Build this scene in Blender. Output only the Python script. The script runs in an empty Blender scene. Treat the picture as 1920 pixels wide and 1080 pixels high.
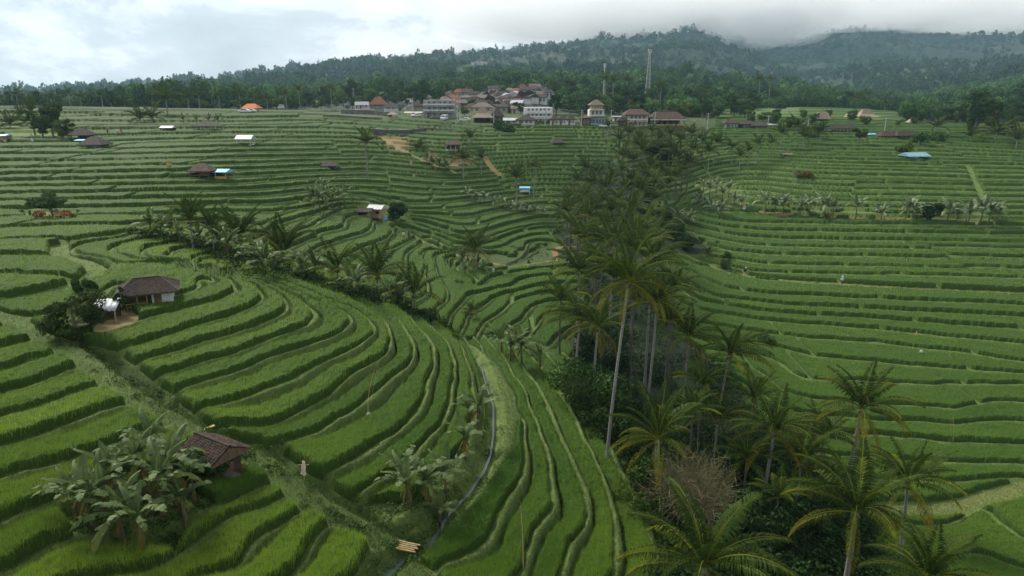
import bpy, math, random
import numpy as np
PI = math.pi
SC = bpy.context.scene
COL = SC.collection
# ------------------------------------------------------------------ camera
FPX = 1281.0            # focal length for a 1920 px wide picture
PITCH = math.radians(16.1)
cam_d = bpy.data.cameras.new("camera")
cam = bpy.data.objects.new("camera", cam_d); COL.objects.link(cam)
cam.location = (0, 0, 0)
cam.rotation_euler = (math.radians(90) - PITCH, 0, 0)
cam_d.sensor_width = 36.0; cam_d.lens = 36.0 * FPX / 1920.0
cam_d.clip_start = 0.5; cam_d.clip_end = 20000
SC.camera = cam
# ------------------------------------------------------------------ world, sun, exposure
SUN_EL, SUN_AZ = math.radians(44), math.radians(-42)      # azimuth measured from +Y towards +X
W = bpy.data.worlds.new("World"); SC.world = W; W.use_nodes = True
def build_world():
    nt = W.node_tree; nt.nodes.clear(); N = nt.nodes.new; L = nt.links.new
    out = N('ShaderNodeOutputWorld')
    sky = N('ShaderNodeTexSky'); sky.sky_type = 'NISHITA'; sky.sun_disc = False
    sky.sun_elevation = SUN_EL; sky.sun_rotation = SUN_AZ
    b1 = N('ShaderNodeBackground'); b1.inputs[1].default_value = 0.05; L(sky.outputs[0], b1.inputs[0])
    tc = N('ShaderNodeTexCoord')
    mp = N('ShaderNodeMapping'); mp.inputs['Scale'].default_value = (1.0, 1.0, 2.6)
    mp.inputs['Location'].default_value = (3.1, 0.4, 0.2)
    L(tc.outputs['Generated'], mp.inputs[0])
    n1 = N('ShaderNodeTexNoise'); n1.inputs['Scale'].default_value = 3.4; n1.inputs['Detail'].default_value = 9
    n1.inputs['Roughness'].default_value = 0.62; n1.inputs['Distortion'].default_value = 0.35
    L(mp.outputs[0], n1.inputs[0])
    n2 = N('ShaderNodeTexNoise'); n2.inputs['Scale'].default_value = 7.0; n2.inputs['Detail'].default_value = 8
    n2.inputs['Roughness'].default_value = 0.6; L(mp.outputs[0], n2.inputs[0])
    ad = N('ShaderNodeMath'); ad.operation = 'MULTIPLY_ADD'; ad.inputs[1].default_value = 0.30
    L(n2.outputs[0], ad.inputs[0]); L(n1.outputs[0], ad.inputs[2])
    # the cloud deck gets thicker towards the mountains (to the right), thinner to the left
    sx = N('ShaderNodeSeparateXYZ'); L(tc.outputs['Generated'], sx.inputs[0])
    m2 = N('ShaderNodeMath'); m2.operation = 'MULTIPLY_ADD'; m2.inputs[1].default_value = 0.07
    L(sx.outputs[0], m2.inputs[0]); L(ad.outputs[0], m2.inputs[2])
    cr = N('ShaderNodeValToRGB'); e = cr.color_ramp
    e.elements[0].position = 0.47; e.elements[0].color = (0.92, 0.91, 0.90, 1)
    e.elements[1].position = 0.82; e.elements[1].color = (0.42, 0.44, 0.46, 1)
    x = e.elements.new(0.56); x.color = (0.78, 0.78, 0.80, 1)
    x = e.elements.new(0.62); x.color = (0.60, 0.61, 0.64, 1)
    L(m2.outputs[0], cr.inputs[0])
    b2 = N('ShaderNodeBackground'); b2.inputs[1].default_value = 1.0; L(cr.outputs[0], b2.inputs[0])
    mx = N('ShaderNodeMixShader'); mx.inputs[0].default_value = 0.985
    L(b1.outputs[0], mx.inputs[1]); L(b2.outputs[0], mx.inputs[2]); L(mx.outputs[0], out.inputs[0])
build_world()
sl = bpy.data.lights.new("sun", 'SUN'); sl.energy = 4.2; sl.angle = math.radians(16); sl.color = (1.0, 0.94, 0.84)
so = bpy.data.objects.new("sun", sl); COL.objects.link(so)
sd = (math.sin(SUN_AZ) * math.cos(SUN_EL), math.cos(SUN_AZ) * math.cos(SUN_EL), math.sin(SUN_EL))
from mathutils import Vector, Matrix
so.rotation_euler = Vector(sd).to_track_quat('Z', 'Y').to_euler()
SC.view_settings.view_transform = 'Standard'; SC.view_settings.look = 'None'
SC.view_settings.exposure = 0.47; SC.view_settings.gamma = 1.0
cy_ = SC.cycles
cy_.max_bounces = 8; cy_.diffuse_bounces = 2; cy_.glossy_bounces = 1; cy_.transmission_bounces = 2
cy_.transparent_max_bounces = 6; cy_.volume_bounces = 6
cy_.caustics_reflective = False; cy_.caustics_refractive = False
cy_.use_adaptive_sampling = True; cy_.adaptive_threshold = 0.02
# ------------------------------------------------------------------ helpers
RNG = np.random.default_rng(7)
random.seed(11)
SP, CP = math.sin(PITCH), math.cos(PITCH)
def ray(u, v):
    cx = (np.asarray(u, float) - 960) / FPX; cy = (540 - np.asarray(v, float)) / FPX
    return cx, CP + cy * SP, -SP + cy * CP            # world x, y, z
def to_pix(x, y, z):
    d = y * CP - z * SP; up = y * SP + z * CP
    return 960 + FPX * x / d, 540 - FPX * up / d
def smooth(a, b, x):
    t = np.clip((x - a) / (b - a), 0, 1); return t * t * (3 - 2 * t)
def tps_fit(P, val, lam=1e-4):
    P = np.asarray(P, float); n = len(P)
    d2 = ((P[:, None] - P[None]) ** 2).sum(-1)
    K = 0.5 * d2 * np.log(d2 + 1e-12) + lam * np.eye(n)
    A = np.zeros((n + 3, n + 3)); A[:n, :n] = K
    A[:n, n] = 1; A[:n, n + 1:] = P; A[n, :n] = 1; A[n + 1:, :n] = P.T
    w = np.linalg.solve(A, np.concatenate([val, [0, 0, 0]]))
    return P, w
def tps_eval(m, Q):
    P, w = m; n = len(P); out = np.empty(len(Q))
    for s in range(0, len(Q), 20000):
        q = Q[s:s + 20000]
        d2 = (q[:, :1] - P[:, 0][None]) ** 2 + (q[:, 1:] - P[:, 1][None]) ** 2
        out[s:s + 20000] = (0.5 * d2 * np.log(d2 + 1e-12)) @ w[:n] + w[n] + q @ w[n + 1:]
    return out
def hash2(i, j, s=0):
    h = np.sin(i * 127.1 + j * 311.7 + s * 74.7) * 43758.5453
    return h - np.floor(h)
def vnoise(x, y, s=0):
    xi, yi = np.floor(x), np.floor(y); fx, fy = x - xi, y - yi
    fx = fx * fx * (3 - 2 * fx); fy = fy * fy * (3 - 2 * fy)
    a, b = hash2(xi, yi, s), hash2(xi + 1, yi, s); c, d = hash2(xi, yi + 1, s), hash2(xi + 1, yi + 1, s)
    return (a + (b - a) * fx) * (1 - fy) + (c + (d - c) * fx) * fy
def fbm(x, y, s=0, o=4):
    t = 0; a = 0.5; n = 0
    for k in range(o):
        t = t + a * vnoise(x * 2 ** k, y * 2 ** k, s + k); n += a; a *= 0.5
    return t / n
# ------------------------------------------------------------------ base terrain
ZP = []   # (u, v, z) seen pixel and height below the camera ; negative third > -100 ; or Y when positive
ZP += [(0,1080,-17.8),(300,1080,-18.8),(600,1080,-20.5),(760,1080,-21.5),(1000,1080,-23.5),(1180,1080,-25.5),
(0,900,-16.8),(200,900,-17.5),(400,900,-18.6),(560,900,-19.6),(0,750,-16),(200,750,-16.9),(330,790,-17.8),(0,600,-15.5),(100,640,-16.0),
(265,560,-16.3),(400,560,-16.5),(450,640,-17.6),(560,700,-19),(500,800,-19.6),(690,770,-21),(650,620,-18.5),(740,650,-20.2),(850,700,-22.5),
(850,850,-22.3),(640,900,-20.5),(700,980,-21.2),(780,1020,-22),(920,850,-23.2),(920,700,-24.2),(1030,860,-24.8),(1110,950,-26),
(1000,700,-26.5),(960,1000,-23.5),(400,510,-16),(300,480,-15.7),(150,440,-15.5),(500,540,-16.6),(600,560,-17.6),(700,590,-19.5),
(0,520,-15.2),(0,570,-15.4),(420,480,-17.6),(530,490,-20),(640,520,-22),(710,540,-23),(780,580,-24.5),(820,600,-25.5),
(477,440,-19),(600,403,-20),(600,440,-20.5),(703,430,-23),(700,470,-23),(770,455,-26),(760,500,-25),(840,540,-27.5),(870,500,-28.5),
(870,640,-26),(900,580,-28),(1000,560,-29.5),(1000,640,-29),(850,470,-28),(850,425,-26.5),(850,380,-24.3),(1000,450,-29.5),
(1000,398,-27.5),(950,350,-24),(850,330,-20.5),(850,290,-16.5),(850,245,-12.3),(1000,300,-18.5),(1000,245,-12.5),
(0,430,-15.5),(0,350,-14.3),(0,270,-10.8),(0,215,-7),(300,215,-7.5),(300,270,-11.5),(250,400,-16.3),(450,270,-12),(600,340,-17.5),
(390,330,-14),(600,290,-14.5),(600,225,-9.3),(477,380,-17.5),(685,330,-18.5),(200,423,-15.8),(113,480,-15.7),
(1100,520,-31),(1100,440,-30.5),(1120,380,-28),(1150,300,-20.5),(1200,250,-14),(1150,640,-31),(1200,760,-31),(1150,860,-28),
(1300,860,-32),(1440,950,-33),(1300,1080,-31),(1600,1080,-34.5),(1370,507,-33.3),(1700,541,-34),(1920,550,-34),(1300,600,-34.3),
(1500,655,-36),(1700,690,-37),(1920,700,-37),(1480,760,-36.5),(1700,800,-38),(1920,800,-38),(1700,930,-39),(1920,930,-39),
(1920,1080,-39),(1560,900,-37),(1440,450,-31),(1700,460,-30.5),(1920,460,-30.5),(1300,425,-29.5),(1500,412,-28.8),(1700,420,-28),
(1700,400,-26.5),(1920,400,-26.5),(1350,370,-26.5),(1500,340,-22.5),(1700,350,-23),(1920,350,-23),(1500,300,-19),(1800,300,-19),
(1920,300,-19),(1600,260,-15.5),(1350,250,-14.5),(1620,240,-13.3),(1350,310,-21),(1250,330,-23),(1250,400,-28)]
pu, pv, pz = np.array(ZP, float).T
rx, ry, rz = ray(pu, pv); t = pz / rz
ZX, ZY = rx * t, ry * t
_ex = [(-60,30,-15.5),(-110,90,-13),(-200,200,-7),(90,55,-38),(150,100,-34),(0,8,-17),(-20,8,-15),(25,8,-26),(45,20,-34),
       (0,300,-9.5),(-100,300,-5.5),(-230,300,-4),(80,300,-10),(170,300,-11.5),(260,300,-12),(230,180,-18)]
for a, b, c in _ex:
    ZX = np.append(ZX, a); ZY = np.append(ZY, b); pz = np.append(pz, c)
ZM = tps_fit(np.c_[ZX, ZY] / 50.0, pz, 0.004)
# far ground : columns (u) x depth (Y) table of the picture height v at which that ground is seen
FD = np.array([300, 360, 430, 520, 650, 850, 1150, 1600, 2200, 2800, 3600], float)
FU = np.array([-400, 0, 200, 400, 600, 750, 900, 1000, 1100, 1200, 1300, 1400, 1500, 1600, 1660, 1720, 1800, 1920, 2300], float)
FV = np.array([
 [200, 206, 204, 203, 200, 197, 190, 182, 176, 190, 200],   # -400
 [205, 207, 205, 204, 202, 198, 192, 186, 180, 190, 200],   # 0
 [207, 206, 204, 203, 200, 194, 186, 178, 172, 190, 200],   # 200
 [208, 204, 202, 199, 193, 184, 172, 162, 165, 180, 200],   # 400
 [209, 203, 197, 191, 182, 170, 156, 142, 136, 160, 200],   # 600
 [218, 205, 194, 186, 176, 162, 146, 130, 122, 150, 200],   # 750
 [214, 196, 178, 172, 166, 154, 138, 120, 108, 120, 200],   # 900
 [216, 196, 174, 165, 160, 150, 134, 114,  98, 104, 200],   # 1000
 [222, 208, 192, 172, 160, 152, 136, 110,  88,  84, 180],   # 1100
 [224, 212, 198, 180, 158, 158, 136, 106,  80,  66, 150],   # 1200
 [228, 214, 202, 184, 156, 168, 142, 104,  72,  50, 140],   # 1300
 [226, 218, 208, 196, 160, 190, 160, 124, 100,  88, 130],   # 1400
 [226, 212, 204, 202, 176, 196, 170, 134, 104,  76,  90],   # 1500
 [230, 214, 206, 204, 198, 198, 170, 128,  84,  42,  80],   # 1600
 [232, 218, 210, 208, 204, 196, 168, 126,  80,  38,  80],   # 1660
 [234, 224, 214, 210, 204, 192, 164, 126,  88,  56,  80],   # 1720
 [236, 228, 216, 206, 194, 178, 150, 116,  88,  64,  70],   # 1800
 [236, 226, 208, 190, 170, 152, 132, 104,  78,  56,  60],   # 1920
 [230, 216, 196, 176, 158, 140, 120,  96,  72,  52,  60]], float)
def zr_of_v(v):
    c = (540 - v) / FPX; return (-SP + c * CP) / (CP + c * SP)
FZR = zr_of_v(FV)
FA = (FU - 960) / FPX / 1.038
def bilin(gx, gy, G, x, y):
    i = np.clip(np.searchsorted(gx, x) - 1, 0, len(gx) - 2); j = np.clip(np.searchsorted(gy, y) - 1, 0, len(gy) - 2)
    fx = np.clip((x - gx[i]) / (gx[i + 1] - gx[i]), 0, 1); fy = np.clip((y - gy[j]) / (gy[j + 1] - gy[j]), 0, 1)
    return (G[i, j] * (1 - fx) + G[i + 1, j] * fx) * (1 - fy) + (G[i, j + 1] * (1 - fx) + G[i + 1, j + 1] * fx) * fy
def zfar(x, y):
    y = np.maximum(y, 1.0)
    z = bilin(FA, np.log(FD), FZR, x / y, np.log(np.clip(y, 300, 3600))) * np.clip(y, 300, 4000)
    k = smooth(600, 1800, y)
    r1 = 1 - np.abs(2 * fbm(x / 260, y / 420, 5, 5) - 1)          # spurs and gullies
    return z + k * ((r1 - 0.80) * 105 + (fbm(x / 90, y / 90, 9, 3) - .5) * 22)
def znear(x, y):
    return tps_eval(ZM, np.c_[x, y] / 50.0)
def zbase(x, y):
    x = np.atleast_1d(np.asarray(x, float)); y = np.atleast_1d(np.asarray(y, float))
    x, y = np.broadcast_arrays(x, y); sh = x.shape; x = x.ravel(); y = y.ravel()
    k = smooth(250, 320, y); z = np.zeros(len(x))
    m = k < 1
    if m.any(): z[m] += znear(x[m], y[m]) * (1 - k[m])
    m = k > 0
    if m.any(): z[m] += zfar(x[m], y[m]) * k[m]
    return z.reshape(sh)
def hit(u, v, f=zbase, y0=14.0, y1=3300.0, n=700):
    """first meeting of the picture ray (u, v) with the ground: gives world x, y"""
    u = np.atleast_1d(np.asarray(u, float)); v = np.atleast_1d(np.asarray(v, float))
    cx, cy, cz = ray(u, v)
    Y = np.exp(np.linspace(math.log(y0), math.log(y1), n))
    X = (cx / cy)[:, None] * Y[None]; Z = (cz / cy)[:, None] * Y[None]
    G = f(X, np.broadcast_to(Y[None], X.shape))
    below = Z < G; i = np.argmax(below, 1); i = np.where(below.any(1), i, n - 1); i = np.maximum(i, 1)
    r = np.arange(len(u)); a = (Z - G)[r, i - 1]; b = (Z - G)[r, i]
    t = np.clip(a / np.where(np.abs(a - b) < 1e-9, 1e-9, a - b), 0, 1)
    yy = Y[i - 1] + (Y[i] - Y[i - 1]) * t
    return (cx / cy) * yy, yy
# ------------------------------------------------------------------ terrace lines
def PQ(u, v):
    return np.c_[(np.asarray(u, float) - 960) / 300, 3 * np.log(np.maximum(np.asarray(v, float) - 150, 8))]
def dens(pl, n=None):
    pl = np.array(pl, float); out = []
    for a, b in zip(pl[:-1], pl[1:]):
        k = max(1, int(np.hypot(*(b - a)) / 70)); out += [a + (b - a) * i / k for i in range(k)]
    out.append(pl[-1]); return np.array(out)
def field(lines, lam=2e-4):
    P = []; V = []
    for lv, pl in lines:
        d = dens(pl); P.append(d); V.append(np.full(len(d), float(lv)))
    P = np.concatenate(P); V = np.concatenate(V)
    return tps_fit(PQ(P[:, 0], P[:, 1]), V, lam)
LA = [(-3,[(0,620),(40,612)]),(-2,[(0,662),(75,643)]),(-1,[(0,705),(115,668)]),(0,[(0,748),(60,735),(165,690)]),
 (1,[(0,793),(90,770),(213,727)]),(2,[(0,848),(120,812),(267,760)]),(3,[(0,915),(150,870),(333,803)]),
 (4,[(0,1003),(100,957),(220,925),(330,905),(430,890),(500,860)]),
 (5,[(33,1080),(133,1027),(230,1010),(340,985),(433,955),(540,905)]),
 (6,[(300,1080),(370,1030),(440,980),(560,930)]),(7,[(450,1080),(500,1025),(600,950)]),(8,[(570,1080),(590,1040),(640,985)]),
 (9,[(680,1080),(710,1030)]),(6.2,[(0,1200),(120,1130)]),(8,[(0,1400),(200,1330)]),(9,[(400,1200)]*2),(11,[(700,1200)]*2)]
LB = [(0,[(0,567),(100,547),(180,520),(187,507),(160,493),(113,480),(110,460),(187,447),(253,437)]),
 (1,[(0,597),(60,603),(120,590),(200,560),(240,545)]),(1,[(143,477),(187,457),(287,440)]),(0.55,[(300,500),(240,520)]),
 (1,[(330,560),(367,550),(387,541),(380,530)]),
 (2,[(200,630),(287,600),(367,580),(437,557),(448,550),(440,538),(400,518),(300,497),(235,487),(213,480),(213,473),(253,457),(317,450)]),
 (3,[(200,662),(253,657),(333,633),(417,607),(477,583),(497,563),(487,548),(440,524),(360,503),(273,488),(270,480),(300,467),(357,460)]),
 (4,[(240,690),(267,683),(383,650),(483,620),(533,597),(542,577),(530,560),(480,535),(400,510),(323,491),(320,483),(343,473),(393,467)]),
 (5,[(300,715),(333,707),(450,670),(547,633),(593,607),(587,587),(567,568),(520,545),(440,515),(362,503),(363,495),(383,485),(423,478)]),
 (6,[(360,735),(417,720),(500,685),(590,657),(640,637),(660,620),(657,600),(640,588),(600,573),(550,549),(500,530),(407,514),(405,507),(427,494),(460,488)]),
 (7,[(400,775),(430,770),(500,748),(567,723),(640,680),(690,650),(707,627),(690,604),(650,580),(600,560),(520,531),(452,518),(460,508),(500,500)]),
 (8,[(410,810),(507,810),(580,778),(640,742),(670,717),(723,680),(738,653),(733,627),(707,600),(673,578),(600,550),(530,525)]),
 (9,[(480,850),(507,845),(567,833),(640,800),(683,777),(740,730),(775,690),(780,660),(767,632),(740,600),(700,579)]),
 (10,[(560,920),(640,900),(690,870),(737,835),(790,787),(807,747),(817,707),(820,680),(807,645),(773,607),(735,585)]),
 (11,[(640,960),(700,930),(740,905),(785,863),(827,813),(849,770),(856,720),(857,687),(842,653),(800,613),(770,590)]),
 (12,[(700,1000),(760,990),(830,930),(875,870),(893,800),(892,740),(880,690),(868,660),(840,630)]),
 (13,[(760,1080),(810,1030),(870,960),(915,900),(958,840),(965,800),(945,745),(915,695),(885,655)]),
 (14,[(700,1150),(810,1090),(873,1064),(917,1040),(940,1000),(965,950),(990,907),(992,863),(985,820),(968,770),(945,715),(915,675),(890,640)]),
 (15,[(900,1200),(985,1090),(1010,1015),(1037,980),(1045,947),(1038,907),(1033,863),(1015,820),(995,770),(968,715),(940,670)]),
 (16,[(1010,1200),(1060,1090),(1075,1040),(1105,993),(1107,953),(1085,893),(1062,847),(1045,800),(1020,745),(980,690)]),
 (17,[(1130,1150),(1160,1080),(1160,1003),(1150,953),(1133,907),(1107,850),(1085,800),(1060,750),(1020,700)]),
 (18,[(1200,1150),(1230,1080),(1225,1010),(1200,950),(1160,880),(1120,800),(1080,740)])]
def colpts(u, tab): return [(lv, [(u, v), (u, v)]) for lv, v in tab]
LF = []
def col(u, start, vs):
    for i, v in enumerate(vs): LF.append((start + i, [(u, v), (u, v)]))
col(-150,0,[211,220,230,241,252,263,274,285,297,310,322,335,348,361,375,390,405,422,442,467,495,533])
col(0,0,[211,220,230,241,252,263,274,285,296,308,320,332,344,356,369,382,397,413,432,456,484,520])
col(150,0,[211,220,230,241,252,263,273,284,295,306,318,329,341,353,366,379,394,410,427])
col(300,0,[211,220,230,240,250,260,270,281,292,303,314,326,338,350,363,377,391,406,424])
col(450,0,[212,221,230,239,248,258,268,278,288,299,311,323,335,348,361,374,388,402,420,437])
col(600,0,[214,222,230,238,247,256,265,275,285,295,305,315,326,337,349,361,374,388,403,421,443,470,505,540])
col(700,0,[222,229,236,244,251,259,267,276,285,294,303,313,323,334,346,358,371,385,400])
col(850,0,[232,239,246,253,261,269,277,286,295,304,313,323,333,344,355,366,379,394,409,424,438,450,460,470])
col(1010,0,[236,242,248,254,260,267,274,281,288,296,304,312,321,330,339,348,359,371,383,398,412,426,437,448,460])
col(1130,0,[238,244,250,256,262,269,276,283,290,298,306,315,324,333,343,353,364,377,391,406,421,436,450,463])
LF += [(18,[(420,452),(477,440),(540,421)]),(19,[(500,461),(600,425),(690,398)]),(20,[(540,475),(600,450),(640,436),(700,410)]),
 (21,[(580,485),(640,457),(703,430),(725,418)]),(22,[(620,515),(653,493),(707,463),(745,443),(750,432)]),
 (23,[(690,520),(722,485),(745,470),(775,455)]),(24,[(715,565),(750,540),(762,500),(785,466),(800,458)]),
 (25,[(760,585),(800,560),(803,530),(800,500),(815,473)]),(26,[(810,600),(838,570),(838,545),(822,520),(842,480)]),
 (27,[(840,620),(862,580),(862,540),(858,510),(875,487)]),(24,[(900,492),(950,497),(1050,478)]),(25,[(890,507),(960,506),(1060,492)]),
 (26,[(890,540),(930,522),(960,516),(1060,505)]),(27,[(895,555),(955,542),(975,530),(1060,520)]),
 (28,[(880,600),(915,575),(945,555),(1060,535)]),(29,[(905,620),(955,578),(985,562),(1060,550)]),(30,[(940,640),(985,600),(1010,575),(1060,568)]),
 (31,[(990,640),(1020,600),(1070,590)])]
LD = []
def dl(lv, pl): LD.append((lv, pl))
for u, vs in ((1340,[400,390,380,368,358,349,340,331,322,314,306,298,290,283,276]),(1500,[405,395,384,373,361,350,340,330,320,311,303,296,289,282,275]),
              (1700,[410,400,389,378,367,356,345,335,326,317,309,302,295,287,279]),(1850,[412,402,391,380,369,358,348,339,330,321,313,306,300,293,285]),(2050,[414,404,393,382,371,360,350,341,332,323,315,308,302,295,288])):
    for i, v in enumerate(vs): dl(-i, [(u, v), (u, v)])
for lv, v in ((-3,385),(-6,352),(-9,325),(-12,298)): dl(lv, [(1240,v+14),(1290,v+5)])
dl(1,[(1250,402),(1330,410),(1400,421),(1500,424),(1700,426),(1920,428)])
dl(2,[(1300,413),(1400,433),(1500,437),(1700,441),(1920,445)]); dl(3,[(1285,422),(1390,446),(1470,451),(1700,455),(1920,460)])
dl(4,[(1280,435),(1375,457),(1467,466),(1700,470),(1920,476)]); dl(5,[(1300,455),(1380,475),(1467,481),(1700,486),(1920,492)])
dl(6,[(1310,475),(1370,488),(1420,496),(1500,501),(1700,505),(1920,511)])
dl(7,[(1300,490),(1345,500),(1400,510),(1480,516),(1700,521),(1920,528)])
dl(8,[(1290,492),(1330,503),(1370,514),(1400,522),(1480,530),(1560,535),(1700,542),(1920,551)])
dl(9,[(1280,508),(1317,525),(1363,543),(1420,552),(1467,557),(1613,564),(1800,572),(1920,578)])
dl(10,[(1270,520),(1300,540),(1355,562),(1440,572),(1560,580),(1700,587),(1920,598)])
dl(11,[(1262,535),(1290,556),(1347,574),(1420,586),(1513,594),(1650,602),(1920,622)])
dl(12,[(1255,555),(1280,572),(1380,596),(1453,606),(1533,612),(1640,620),(1780,636),(1920,648)])
dl(13,[(1250,590),(1300,606),(1413,625),(1513,638),(1613,645),(1783,662),(1920,682)])
dl(14,[(1250,620),(1310,634),(1400,648),(1500,665),(1600,680),(1700,690),(1920,705)])
dl(15,[(1260,650),(1340,660),(1433,672),(1480,700),(1530,718),(1700,724),(1920,724)])
dl(16,[(1280,680),(1360,684),(1430,705),(1475,738),(1560,757),(1640,764),(1727,768),(1797,771),(1920,760)])
dl(17,[(1320,705),(1400,727),(1450,760),(1540,786),(1640,794),(1740,796),(1920,796)])
dl(18,[(1350,730),(1410,760),(1450,790),(1560,815),(1647,822),(1713,828),(1780,836),(1920,838)])
dl(19,[(1400,800),(1460,835),(1560,860),(1700,872),(1920,876)]); dl(20,[(1440,850),(1520,890),(1640,905),(1800,910),(1920,900)])
dl(21,[(1520,940),(1640,948),(1810,946),(1920,930)]); dl(22,[(1560,985),(1700,990),(1830,960),(1870,980),(1920,1015)])
dl(23,[(1620,1050),(1760,1060),(1850,1050),(1920,1075)]); dl(24,[(1700,1130),(1920,1150)])
FLD = {'A': field(LA), 'B': field(LB), 'F': field(LF), 'D': field(LD)}
P1 = [(-260,520),(-100,575),(0,597),(60,625),(110,650),(167,687),(215,727),(260,757),(322,792),(367,818),(425,838),(467,855),(510,882),(545,912),(585,950),(633,975),(690,1003),(735,1035),(790,1090),(850,1160),(950,1290)]
BND = [(-260,640),(-100,597),(0,567),(100,547),(180,520),(187,507),(160,493),(113,480),(110,460),(187,446),(253,434),(300,445),(420,476),(500,503),(560,528),(650,560),(760,592),(830,618),(870,640),(930,632),(1000,645),(1060,670),(1120,730),(1160,800)]
GUL = [(1135,246),(1160,300),(1180,350),(1190,410),(1200,460),(1195,560),(1200,680),(1230,800),(1270,900),(1310,1000),(1350,1100),(1400,1300)]
def interp_v(pl, u):      # picture height of a left-to-right line at u
    pl = np.array(pl, float); return np.interp(u, pl[:, 0], pl[:, 1])
def below_poly(u, v, pl):
    """even-odd test of points against a polygon"""
    pl = np.array(pl, float); ins = np.zeros(u.shape, bool); n = len(pl)
    for i in range(n):
        x1, y1 = pl[i]; x2, y2 = pl[(i + 1) % n]
        if y1 == y2: continue
        c = ((y1 > v) != (y2 > v)) & (u < (x2 - x1) * (v - y1) / (y2 - y1) + x1)
        ins ^= c
    return ins
POLY_A = P1 + [(950, 4000), (-3000, 4000), (-3000, 520)]
POLY_B = BND + [(1230,880),(1290,1000),(1320,1100),(1370,1300),(1400,4000),(-3000,4000),(-3000,640)]
POLY_D = GUL + [(1500,4000),(6000,4000),(6000,150),(1135,150)]
# paths and ditches as picture polylines: (name, points, half width m)
PATHS = {
 'main': (P1, 0.75),
 'right': ([(1210,462),(1250,470),(1290,482),(1315,492),(1335,500),(1352,508),(1372,509),(1400,518),(1480,527),(1560,532),(1700,541),(1800,546),(1920,551),(2200,565)], 0.5),
 'winding': ([(1075,462),(1048,464),(1040,470),(1042,480),(1046,486),(1030,491),(990,497),(955,503),(940,497),(915,492),(880,486),(855,478),(830,470)], 0.7),
 'upper': ([(560,378),(610,388),(650,400),(690,411),(730,420),(760,432),(780,445),(800,458),(830,470),(850,476)], 0.6),
 'brownfork': ([(700,242),(712,256),(735,270),(758,285),(790,300),(820,312),(850,322),(870,330)], 0.7),
 'brownright': ([(905,290),(915,305),(925,318),(935,326)], 0.9),
 'rightdown': ([(1600,955),(1700,957),(1790,952),(1840,938),(1880,927),(1920,915),(2050,880)], 1.0),
 'divider': ([(1815,312),(1825,335),(1833,350),(1840,372)], 0.6),
}
# ------------------------------------------------------------------ materials
def new_mat(name):
    m = bpy.data.materials.new(name); m.use_nodes = True; nt = m.node_tree
    b = nt.nodes.get('Principled BSDF'); b.inputs['Specular IOR Level'].default_value = 0.2
    b.inputs['Roughness'].default_value = 0.8
    return m, nt, b
def mixc(nt, fac, a, b):
    n = nt.nodes.new('ShaderNodeMix'); n.data_type = 'RGBA'
    for s, v in ((n.inputs['Factor'], fac), (n.inputs['A'], a), (n.inputs['B'], b)):
        if hasattr(v, 'links'): nt.links.new(v, s)
        elif isinstance(v, (int, float)): s.default_value = v
        else: s.default_value = (*v[:3], 1)
    return n.outputs['Result']
def noise(nt, scale, detail=4, rough=0.55, stretch=None, coord='Object'):
    tc = nt.nodes.new('ShaderNodeTexCoord'); n = nt.nodes.new('ShaderNodeTexNoise')
    n.inputs['Scale'].default_value = scale; n.inputs['Detail'].default_value = detail; n.inputs['Roughness'].default_value = rough
    src = tc.outputs[coord]
    if stretch:
        mp = nt.nodes.new('ShaderNodeMapping'); mp.inputs['Scale'].default_value = stretch
        nt.links.new(src, mp.inputs[0]); src = mp.outputs[0]
    nt.links.new(src, n.inputs['Vector']); return n.outputs['Fac']
def ramp(nt, src, lo, hi):
    n = nt.nodes.new('ShaderNodeMapRange'); n.inputs[1].default_value = lo; n.inputs[2].default_value = hi
    nt.links.new(src, n.inputs[0]); return n.outputs[0]
def attr(nt, name):
    n = nt.nodes.new('ShaderNodeAttribute'); n.attribute_name = name; return n
def translucent(nt, b, col, k):
    """adds light passing through thin leaves"""
    t = nt.nodes.new('ShaderNodeBsdfTranslucent'); m = nt.nodes.new('ShaderNodeMixShader'); m.inputs[0].default_value = k
    nt.links.new(col, t.inputs[0]); nt.links.new(b.outputs[0], m.inputs[1]); nt.links.new(t.outputs[0], m.inputs[2])
    out = [n for n in nt.nodes if n.type == 'OUTPUT_MATERIAL'][0]; nt.links.new(m.outputs[0], out.inputs[0])
def simple(name, c1, c2=None, scale=3.0, rough=0.85, bump=0.0, detail=4, lo=.35, hi=.65, stretch=None):
    m, nt, b = new_mat(name); c2 = c2 or tuple(x * 0.75 for x in c1)
    n = noise(nt, scale, detail, stretch=stretch); c = mixc(nt, ramp(nt, n, lo, hi), c1, c2)
    nt.links.new(c, b.inputs['Base Color']); b.inputs['Roughness'].default_value = rough
    if bump:
        bp = nt.nodes.new('ShaderNodeBump'); bp.inputs['Strength'].default_value = bump; bp.inputs['Distance'].default_value = 0.05
        nt.links.new(n, bp.inputs['Height']); nt.links.new(bp.outputs[0], b.inputs['Normal'])
    return m
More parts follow.
